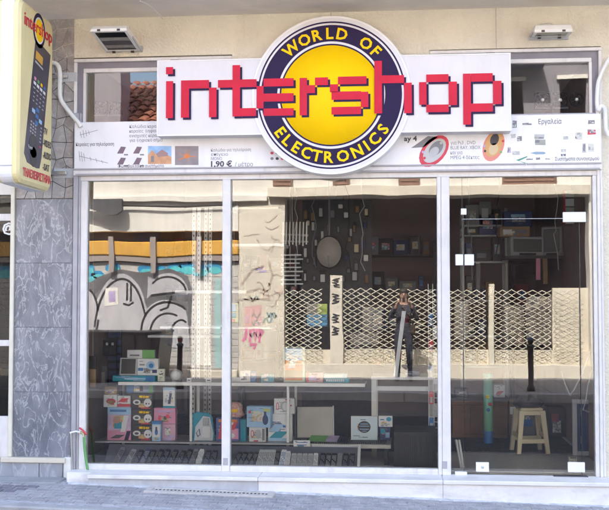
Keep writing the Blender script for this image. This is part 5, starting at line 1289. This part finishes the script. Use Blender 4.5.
o = hp; obj('cord', MB().tube([P(93, 357, .17), P(93, 300, .17), P(93, 186, .17)], .0025, 6), M_silver, o)
hang('hanging_pack', 'blue grey pack hanging on the dark slatted wall', 'package', 98, 107, 366, 386, 1.14, [('card', 0, 0, 1, 1, .01, M_inkg), ('bubble', .15, .1, .8, .7, .03, M_silver)])
hang('headphones_pack', 'black headphone pack on the dark slatted wall, higher one', 'package', 103, 117, 340, 356, 1.14, [('card', 0, 0, 1, 1, .01, M_black), ('ear_cup', .05, .1, .45, .6, .05, M_char), ('ear_cup', .55, .1, .95, .6, .05, M_char), ('label', .2, .65, .4, .85, .012, M_wc), ('label', .6, .65, .8, .85, .012, M_wc)])

hp = hang('hanging_pack', 'blue and yellow pack hanging just right of the first mullion', 'package', 230, 238.5, 303, 323, .9, [('card', 0, 0, 1, 1, .012, mat('lemon_card', (.55, .55, .16), .5)), ('picture', .15, .55, .75, .95, .016, M_lblue), ('picture', .15, .25, .75, .5, .016, M_teal), ('picture', .2, .05, .6, .2, .016, M_redp)])
obj('cord', MB().tube([P(234, 303.5, .89), P(234, 186, .89)], .0025, 6), M_silver, hp)
# pegboard of small packs in the gloom
M_dcard = mat('dark_brown_card', (.26, .17, .10), .8, .1, 8); M_dred = mat('maroon_card', (.26, .05, .06), .6, .1, 8)
pg = thing('pegboard', 'dark pegboard with small hanging packs beside the satellite dish', 'panel', (P(335, 275, 2.3).x, 2.3, P(335, 300, 2.3).z))
obj('board', MB().box(P(302, 275, 2.3).x, 2.3, FZ, P(372, 275, 2.3).x, 2.32, P(335, 200, 2.3).z), M_char, pg)
pr_ = random.Random(11)
for j in range(5):
    for i in range(8):
        x = 306 + i * 8.5 + pr_.uniform(-2.6, 2.6); y = 206 + j * 16.5 + pr_.uniform(-5, 5); m = pr_.choice((M_wc, M_silver, M_navy, M_dcard, M_beigep, M_inkg, M_inkg, M_dcard, M_navy))
        hw_ = pr_.uniform(1.3, 3.4)
        nm_ = {M_wc: 'white', M_silver: 'silver', M_navy: 'navy', M_dcard: 'brown', M_beigep: 'beige', M_inkg: 'grey'}[m]
        t = hang('hanging_pack', '%s pack, %s from left in the %s row of the dark pegboard' % (nm_, ('first', 'second', 'third', 'fourth', 'fifth', 'sixth', 'seventh', 'eighth')[i], ('top', 'second', 'third', 'fourth', 'bottom')[j]), 'package', x - hw_, x + hw_, y, y + pr_.uniform(6, 15), 2.298, [('card', 0, 0, 1, 1, .006, M_char), ('bubble', .15, .1, .85, .7, .03, m)])
        t['group'] = 'packs on the dark pegboard'
# --- back of the shop: tall shelving with stock, antennas, dish
def stock_rack(name, label, x0, x1, Y, ys, dep, m, fill=True, seed=1):
    r = random.Random(seed); X0, X1 = P(x0, 300, Y).x, P(x1, 300, Y).x
    t = thing(name, label, 'shelving', ((X0 + X1) / 2, Y + dep / 2, FZ))
    top = P(300, ys[0], Y).z
    for x in (X0, X1 - .03):
        for yy in (Y, Y + dep - .03): obj('upright', MB().box(x, yy, FZ, x + .03, yy + .03, top + .2), m, t)
    ORD = ('first', 'second', 'third', 'fourth', 'fifth', 'sixth', 'seventh', 'eighth', 'ninth', 'tenth', 'eleventh', 'twelfth', 'thirteenth', 'fourteenth', 'fifteenth', 'sixteenth')
    for k, y in enumerate(ys):
        ni = 0; z = P(300, y, Y).z; obj('shelf_board', MB().box(X0, Y, z - .02, X1, Y + dep, z), m, t)
        if not fill: continue
        x = X0 + .05
        while x < X1 - .15:
            w_ = r.uniform(.07, .22); h = r.uniform(.10, .30)
            if x + w_ > X1 - .05: break
            mm = r.choice((M_dcard, M_inkg, M_navy, M_bc, M_bc, M_dred, M_navy, M_dcard, M_char, M_char, M_inkg))
            col = {M_dcard.name: 'brown', M_inkg.name: 'grey', M_navy.name: 'navy', M_bc.name: 'black', M_dred.name: 'maroon', M_char.name: 'charcoal'}[mm.name]
            b = thing('stock_box', '%s carton, %s from left on %s shelf of the %s' % (col, ORD[min(ni, 15)], ORD[k] + ' highest' if k else 'top', label.split(' with')[0]), 'box', (x + w_ / 2, Y + dep * .4, z + .0008), 'stock on the ' + name.replace('_', ' ') + ' ' + label.split()[0])
            local('carton', MB().box(-w_ / 2, -dep * .3, 0, w_ / 2, dep * .3, h, .004), mm, b)
            local('carton_label', MB().box(-w_ * .3, -dep * .3 - .0015, h * .3, w_ * .25, -dep * .3 + .001, h * .7), r.choice((M_silver, M_blue, M_inkg, M_inkg, M_dred, M_card) + tuple(PHOTOS)), b)
            ni += 1; x += w_ + r.uniform(.003, .03)
    return t
stock_rack('stock_shelving', 'back wall dark shelving with mixed cartons', 318, 436, 4.3, (255, 290, 330, 365), .4, M_char, True, 3)
stock_rack('stock_shelving', 'left dark shelving with mixed cartons', 238, 318, 3.4, (270, 300, 330, 360), .4, M_char, True, 4)
stock_rack('stock_shelving', 'right hand white shelving with mixed cartons', 462, 508, 3.2, (226, 236, 262, 300, 335, 365), .4, M_silver, True, 5)
stock_rack('stock_shelving', 'low corner shelving with mixed cartons', 512, 590, 4.4, (262, 305, 345), .4, M_char, True, 6)
stock_rack('stock_shelving', 'far left side shelving with mixed cartons', 100, 190, 4.0, (255, 300, 345), .4, M_char, True, 8)
def antenna(x0, x1, y0, y1, Y, vertical, n, label):
    c = rect(x0, y0, x1, y1, Y); t = thing('aerial', label, 'aerial', (c[0], Y, c[1]), 'television aerials hung in the shop')
    W, H = c[2] - c[0], c[3] - c[1]; e = MB()
    if vertical:
        for i in range(n): x = W * (i + .5) / n; e.tube([(x, 0, H * .06 * (i % 2)), (x + W * .02, 0, H)], .009, 6)
        b = MB().tube([(0, .02, H * .5), (W, .02, H * .44)], .012, 6); b.tube([(0, .02, H * .2), (W, .02, H * .18)], .01, 6)
    else:
        for i in range(n): z = H * (i + .5) / n; e.tube([(0, 0, z), (W * (1 - .25 * (i % 3) * .3), 0, z)], .009, 6)
        b = MB().tube([(W * .1, .02, 0), (W * .1, .02, H)], .012, 6); b.tube([(W * .65, .02, 0), (W * .65, .02, H)], .01, 6)
    local('elements', e, mat('pale_aluminium', (.66, .66, .64), .4), t); local('boom', b, M_silver, t)
    local('hanger', MB().tube([(W * .4, .03, H * .5), (W * .4, .03, ZT + .14 - c[1])], .004, 6), M_silver, t)
antenna(281, 308, 222, 246, 1.3, True, 8, 'pale comb aerial with upright rods hanging behind the second window')
antenna(281, 303, 253, 286, 1.3, False, 8, 'pale aerial with level rods hanging below the comb aerial')
c = P(329, 252, 2.0); dish = thing('satellite_dish', 'grey oval satellite dish hanging in the dark shop', 'dish', (c.x, 2.0, c.z))
local('reflector', MB().lathe([(0, .05), (.06, .045), (.11, .02), (.14, -.01), (.145, -.012), (.11, .012), (.06, .035), (0, .04)], 24, Matrix.Rotation(math.pi / 2, 4, 'X') @ Matrix.Diagonal((1, 1.25, 1, 1))), mat('dish_grey', (.42, .40, .37), .5, .08, 6), dish)
local('feed_arm', MB().tube([(0, -.02, -.17), (0, -.16, -.12), (0, -.18, -.05)], .008, 6), M_silver, dish); local('mount_pole', MB().tube([(0, .06, -.1), (0, .06, ZT + .14 - c.z)], .012, 8), M_inkg, dish)
c = P(335.5, 215, 2.6); sp = thing('speaker_panel', 'tall grey panel with dark round speaker on the rear wall side', 'speaker', (c.x, 2.6, c.z))
local('cabinet', MB().box(-.09, 0, -.24, .09, .16, .22, .005), M_inkg, sp); local('cone', MB().lathe([(0, .002), (.045, .0), (.05, .008), (.0, .012)], 18, Matrix.Translation((0, 0, .05)) @ Matrix.Rotation(math.pi / 2, 4, 'X')), M_black, sp)
local('ceiling_rod', MB().tube([(0, .1, .2), (0, .1, ZT + .14 - c.z)], .01, 6), M_silver, sp)
# --- things seen through the door
cn = thing('counter', 'low brown wooden counter at the back left of the doorway', 'counter', (P(470, 430, 2.45).x, 2.6, FZ))
a = rect(452, 398, 508, 436, 2.4); fz = FZ + .0135
obj('counter_body', MB().box(a[0], 2.42, fz, a[2], 3.0, a[3] - .03), M_wood, cn); obj('counter_top', MB().box(a[0] - .02, 2.38, a[3] - .03, a[2] + .02, 3.02, a[3], .005), M_char, cn)
for k in range(3): q = a[0] + (a[2] - a[0]) * (k + .5) / 3; obj('counter_door', MB().box(q - .1, 2.405, fz + .04, q + .1, 2.4195, a[3] - .08, .004), M_wood, cn)
tu = thing('gift_tube', 'tall green and blue cardboard tube standing on the matting', 'tube', (P(488.5, 436, 2.0).x, 2.0, fz))
h = P(488, 374, 2.0).z - fz; r_ = 4.6 / S(2.0)
local('tube_body', MB().lathe([(0, 0), (r_, 0), (r_, h), (0, h)], 20), mat('tube_green', (.28, .62, .38), .5, col2=(.20, .50, .42), scale=3), tu); local('tube_foot', MB().lathe([(r_ * 1.02, 0), (r_ * 1.02, .13), (r_ * .9, .131)], 20), M_blue, tu); local('tube_cap', MB().lathe([(0, h + .01), (r_ * 1.04, h + .01), (r_ * 1.04, h - .04)], 20), M_gturq, tu)
for k, (m, dz, dx) in enumerate(((M_yellow, .50, -.01), (M_redp, .42, .015), (M_blue, .36, -.005))): local('printed_blob', MB().lathe([(0, 0), (.02, 0), (.016, .004), (0, .005)], 12, Matrix.Translation((dx, -r_ - .0, dz)) @ Matrix.Rotation(math.pi / 2, 4, 'X')), m, tu)
ctz = a[3]
item('cash_box', 'dark grey cash box on the brown counter', 'box', 455, 468, 390, 398, 2.5, .2, ctz, M_char, [(.3, .4, .7, .6, M_silver)])
item('counter_carton', 'white carton with red flash on the brown counter', 'box', 494, 505, 386, 398, 2.5, .2, ctz, M_wc, [(.1, .2, .9, .5, M_redp, 's')])
item('floor_carton', 'tall brown carton on the matting behind the stool', 'box', 509, 519, 395, 432, 2.5, .25, fz, M_dcard, [(.1, .6, .9, .8, M_wc)])
item('floor_carton', 'low grey carton on the matting behind the stool', 'box', 520, 535, 410, 432, 2.7, .3, fz, M_inkg, [(.2, .4, .8, .7, M_blue)])
item('floor_carton', 'black carton on the matting left of the noticeboard', 'box', 548, 566, 404, 432, 2.6, .3, fz, M_bc, [(.2, .5, .6, .8, M_dred)])
crn = random.Random(21)
for k, (x, w_) in enumerate(((296, 'left of the comb aerial rods'), (314, 'left of the satellite dish'), (347, 'right of the satellite dish'), (362, 'right end of the pegboard'), (470, 'behind the upper pane clips'), (497, 'near the doorway shelving'), (556, 'beside the turned television'))):
    y = 186; pts = []
    for q in range(9): pts.append(P(x + crn.uniform(-2.5, 2.5), y + q * crn.uniform(9, 12), 1.7 + .02 * q))
    pts[-1] += Vector((.03, 0, .02))
    pts.insert(0, Vector((pts[0].x, pts[0].y, ZT + .14)))
    tag(obj('hanging_cable', MB().tube(pts, .006, 6), (M_silver, M_inkg, M_black)[k % 3]), '%s cable hanging from the ceiling, %s' % (('silver', 'grey', 'black')[k % 3], w_), 'cable', 'cables hanging inside the shop')
# stool
sx = P(531, 449, 1.25).x; sy = 1.38
st = thing('plastic_stool', 'beige plastic stool with splayed legs inside the door', 'stool', (sx, sy, fz), rot=(0, 0, rad(8)))
hh = .455; tw = .105; bw = .148
local('seat', MB().box(-tw - .01, -tw - .01, hh - .035, tw + .01, tw + .01, hh, .012), M_beigep, st)
for a_ in (-1, 1):
    for b_ in (-1, 1):
        t0 = Vector((a_ * tw, b_ * tw, hh - .03)); b0 = Vector((a_ * bw, b_ * bw, 0)); vs = []
        for p, s_2 in ((b0, .019), (t0, .026)):
            for dx, dy in ((-1, -1), (1, -1), (1, 1), (-1, 1)): vs.append((p.x + dx * s_2, p.y + dy * s_2, p.z))
        local('leg', MB().add(vs, [(0, 1, 2, 3), (4, 7, 6, 5), (0, 4, 5, 1), (1, 5, 6, 2), (2, 6, 7, 3), (3, 7, 4, 0)]), M_beigep, st)
    f_ = .71; ww = bw + (tw - bw) * .29; zc_ = hh * .27
    local('stretcher', MB().box(-ww, a_ * ww - .009, zc_ - .022, ww, a_ * ww + .009, zc_ + .022, .003), M_beigep, st); local('stretcher', MB().box(a_ * ww - .009, -ww, zc_ + .03, a_ * ww + .009, ww, zc_ + .074, .003), M_beigep, st)
    local('apron', MB().box(-tw, a_ * (tw + .004) - .008, hh - .075, tw, a_ * (tw + .004) + .008, hh - .034, .003), M_beigep, st)
bgk = thing('cloth_bag', 'crumpled black bag lying on the plastic stool', 'bag', (sx - .01, sy, fz + hh + .001))
mb = MB().lathe([(0, 0), (.13, 0), (.155, .03), (.14, .065), (.09, .09), (.03, .10), (0, .102)], 16)
mb.v = [(x * (1 + .12 * math.sin(5 * math.atan2(y, x))), y * (1 + .1 * math.cos(3 * math.atan2(y, x))), z * (1 + .25 * math.sin(3 * x * 20))) for x, y, z in mb.v]
local('bag_body', mb, M_char, bgk)
fr = thing('noticeboard', 'white framed dark noticeboard standing at the right inside the door', 'panel', (P(586, 447, 1.1).x, 1.15, fz - .013 + .0135))
a = rect(575, 400, 600, 449, 1.1); W = a[2] - a[0]; H = a[3] - fz
local('dark_sheet', MB().box(-W / 2 + .02, .0, .02, W / 2 - .02, .02, H - .02), M_navy, fr)
for (x0, z0_, x1, z1_) in ((-W / 2, 0, -W / 2 + .045, H), (W / 2 - .045, 0, W / 2, H), (-W / 2 + .0455, 0, W / 2 - .0455, .045), (-W / 2 + .0455, H - .045, W / 2 - .0455, H)): local('frame_bar', MB().box(x0, -.012, z0_, x1, .03, z1_, .003), mat('grey_white_frame', (.5, .52, .56), .5), fr)
item('small_white_block', 'small off white block on the floor just inside the door', 'box', 569.5, 577, 453, 462, .55, .08, FZ, mat('cream_card', (.66, .68, .58)), [(.1, .8, .9, 1, M_inkg)])
# leaning white slats by the second mullion
ls = thing('leaning_slats', 'two white slats leaning against the frame by the door', 'slat', (P(459, 462, .35).x, .3, FZ))
for x0, x1 in ((456, 461), (459, 463.5)):
    a, b = P(x1, 462, .30), P(x0, 440, .22); a.z = FZ + .012; obj('slat', MB().tube([a, b], .012, 4), M_wc, ls)
# old television sets on a high shelf
hs = thing('high_shelf', 'dark wall shelf high up behind the door', 'shelving', (P(540, 258, 2.6).x, 2.6, P(540, 258, 2.6).z))
hsz = P(540, 256, 2.6).z
obj('shelf_board', MB().box(P(505, 256, 2.6).x, 2.55, hsz - .03, XR + .049, 3.1, hsz), M_char, hs)
obj('bracket', MB().box(P(540, 256, 2.6).x, 2.6, hsz - .2, P(540, 256, 2.6).x + .03, 5.2, hsz - .031), M_char, hs)
def tv(x0, x1, y0, label, rzz, m):
    W = P(x1, 250, 2.6).x - P(x0, 250, 2.6).x; H = (255.5 - y0) / S(2.6)
    t = thing('television', label, 'television', ((P(x0, 250, 2.6).x + P(x1, 250, 2.6).x) / 2, 2.8, hsz + .001), rot=(0, 0, rzz))
    local('casing', MB().box(-W / 2, -.15, 0, W / 2, -.03, H, .012), m, t); local('tube_back', MB().box(-W / 2 + .04, -.029, .03, W / 2 - .04, .16, H - .05, .03), m, t)
    local('screen', MB().box(-W / 2 + .03, -.155, .05, W / 2 - .03, -.149, H - .03, .003), mat('tv_glass', (.16, .17, .17), .15), t); local('button_strip', MB().box(-W / 4, -.153, .012, W / 4, -.149, .035), M_char, t)
tv(508, 543, 236, 'wide grey tube television on the high shelf', rad(12), M_silver)
tv(548, 571, 226, 'narrow turned tube television on the high shelf nearest the top patch fitting', rad(-32), mat('dark_silver', (.30, .30, .31), .4))
z_ = item('stock_carton', 'brown carton stacked on the wide television', 'box', 500, 530, 226, 236, 2.68, .22, hsz + .002 + 19.5 / S(2.6), M_card, [(.1, .3, .4, .7, M_wc), (.5, .3, .9, .7, M_inkg)])
item('blue_carton', 'dark blue carton with pale lettering topmost behind the door', 'box', 504, 532, 210.5, 225.5, 2.68, .2, z_, M_navy, [(.25, .62, .75, .8, M_lblue)])
hp = hang('red_edge_packs', 'column of red edged white packs hanging top right in the doorway', 'package', 563, 580, 190, 224, 1.9, [('spine', 0, 0, .12, 1, .03, M_redp), ('pack', .12, 0, 1, .22, .03, M_wc), ('pack', .12, .26, 1, .48, .03, M_silver), ('pack', .12, .52, 1, .74, .03, M_wc), ('pack', .12, .78, 1, 1, .03, M_silver)])
obj('cord', MB().tube([P(571, 190.5, 1.88), P(571, 150, 1.88)], .003, 6), M_silver, hp)
for k, (x, y0, y1, m, lb) in enumerate(((538, 257, 280, M_pink, 'pink'), (545, 257, 284, M_card, 'brown'), (478, 262, 296, M_inkg, 'grey'))):
    hang('hanging_bag', '%s narrow pack hanging below the high shelf behind the door' % lb, 'package', x - 2.2, x + 2.2, y0, y1, 2.58 if k < 2 else 3.15, [('pack', 0, 0, 1, .95, .03, m), ('header', 0, .95, 1, 1, .01, M_wc)])
# cables dangling on the right
tag(obj('loose_cable', MB().tube([P(590, 352, .9), P(583, 372, .85), P(574, 390, .85), P(570, 395, .9), P(565, 384, .95), P(562, 372, 1.0)], .008, 6), M_wc), 'loose white cable hanging at the right inside the door', 'cable')
tag(obj('loose_cable', MB().tube([P(598, 350, .6), P(588, 385, .6), P(586, 400, .65), P(583, 410, .7), P(589, 412, .9)], .007, 6), M_wc), 'loose white cable drooping over the white framed noticeboard', 'cable')
c = P(481, 355, .6); wc = thing('round_sticker', 'pale round plate standing behind the side glass of the door', 'plate', (c.x, 1.2, c.z))
# extractor fans in the clerestory
M_fan = mat('matte_black', (.015, .013, .015), .9, spec=.05)
def fan(x, y, r, Y, label, group, sq):
    c = P(x, y, Y); t = thing('extractor_fan', label, 'fan', (c.x, Y, c.z), group); R = r / S(Y)
    if sq:
        fm = MB()
        for a, b, d, e in ((-R, -R, R, -R * .86), (-R, R * .86, R, R), (-R, -R * .86, -R * .86, R * .86), (R * .86, -R * .86, R, R * .86)): fm.box(a, -.02, b, d, .02, e)
        local('frame', fm, M_fan, t)
    local('rim', MB().ring(0, 0, R * .82, R * .97, -.018, .018, 28), M_fan, t)
    bl_ = MB()
    for k in range(5):
        a = 2 * math.pi * k / 5; bl_.add([(R * .2 * math.cos(a), -.012, R * .2 * math.sin(a)), (R * .8 * math.cos(a - .1), -.006, R * .8 * math.sin(a - .1)), (R * .8 * math.cos(a + .55), .012, R * .8 * math.sin(a + .55)), (R * .2 * math.cos(a + .6), .006, R * .2 * math.sin(a + .6))], [(0, 1, 2, 3)])
    local('blades', bl_, M_fan, t); local('hub', MB().lathe([(0, .022), (R * .2, .02), (R * .26, 0), (0, -.01)], 14, Matrix.Rotation(math.pi / 2, 4, 'X')), M_wc if group.startswith('fans in the right') else M_fan, t)
    if sq: local('shelf_bar', MB().box(-R, -.02, -R - .012, R, .02, -R - .0005), M_char, t)
for x, lb in ((101, 'left square'), (115.5, 'right square')): fan(x, 108, 7, .1, '%s fan in the left clerestory window' % lb, 'fans in the left clerestory', True)
fan(132.5, 107.5, 6.3, .1, 'round frameless fan in the left clerestory window', 'fans in the left clerestory', False)
for x, lb in ((542.5, 'left square'), (560, 'right square')): fan(x, 100, 7.6, .1, '%s fan with white hub in the right clerestory window' % lb, 'fans in the right clerestory', True)
fan(576.5, 99.5, 7, .1, 'round fan with white hub in the right clerestory window', 'fans in the right clerestory', False)
bpy.data.objects.remove(wc)
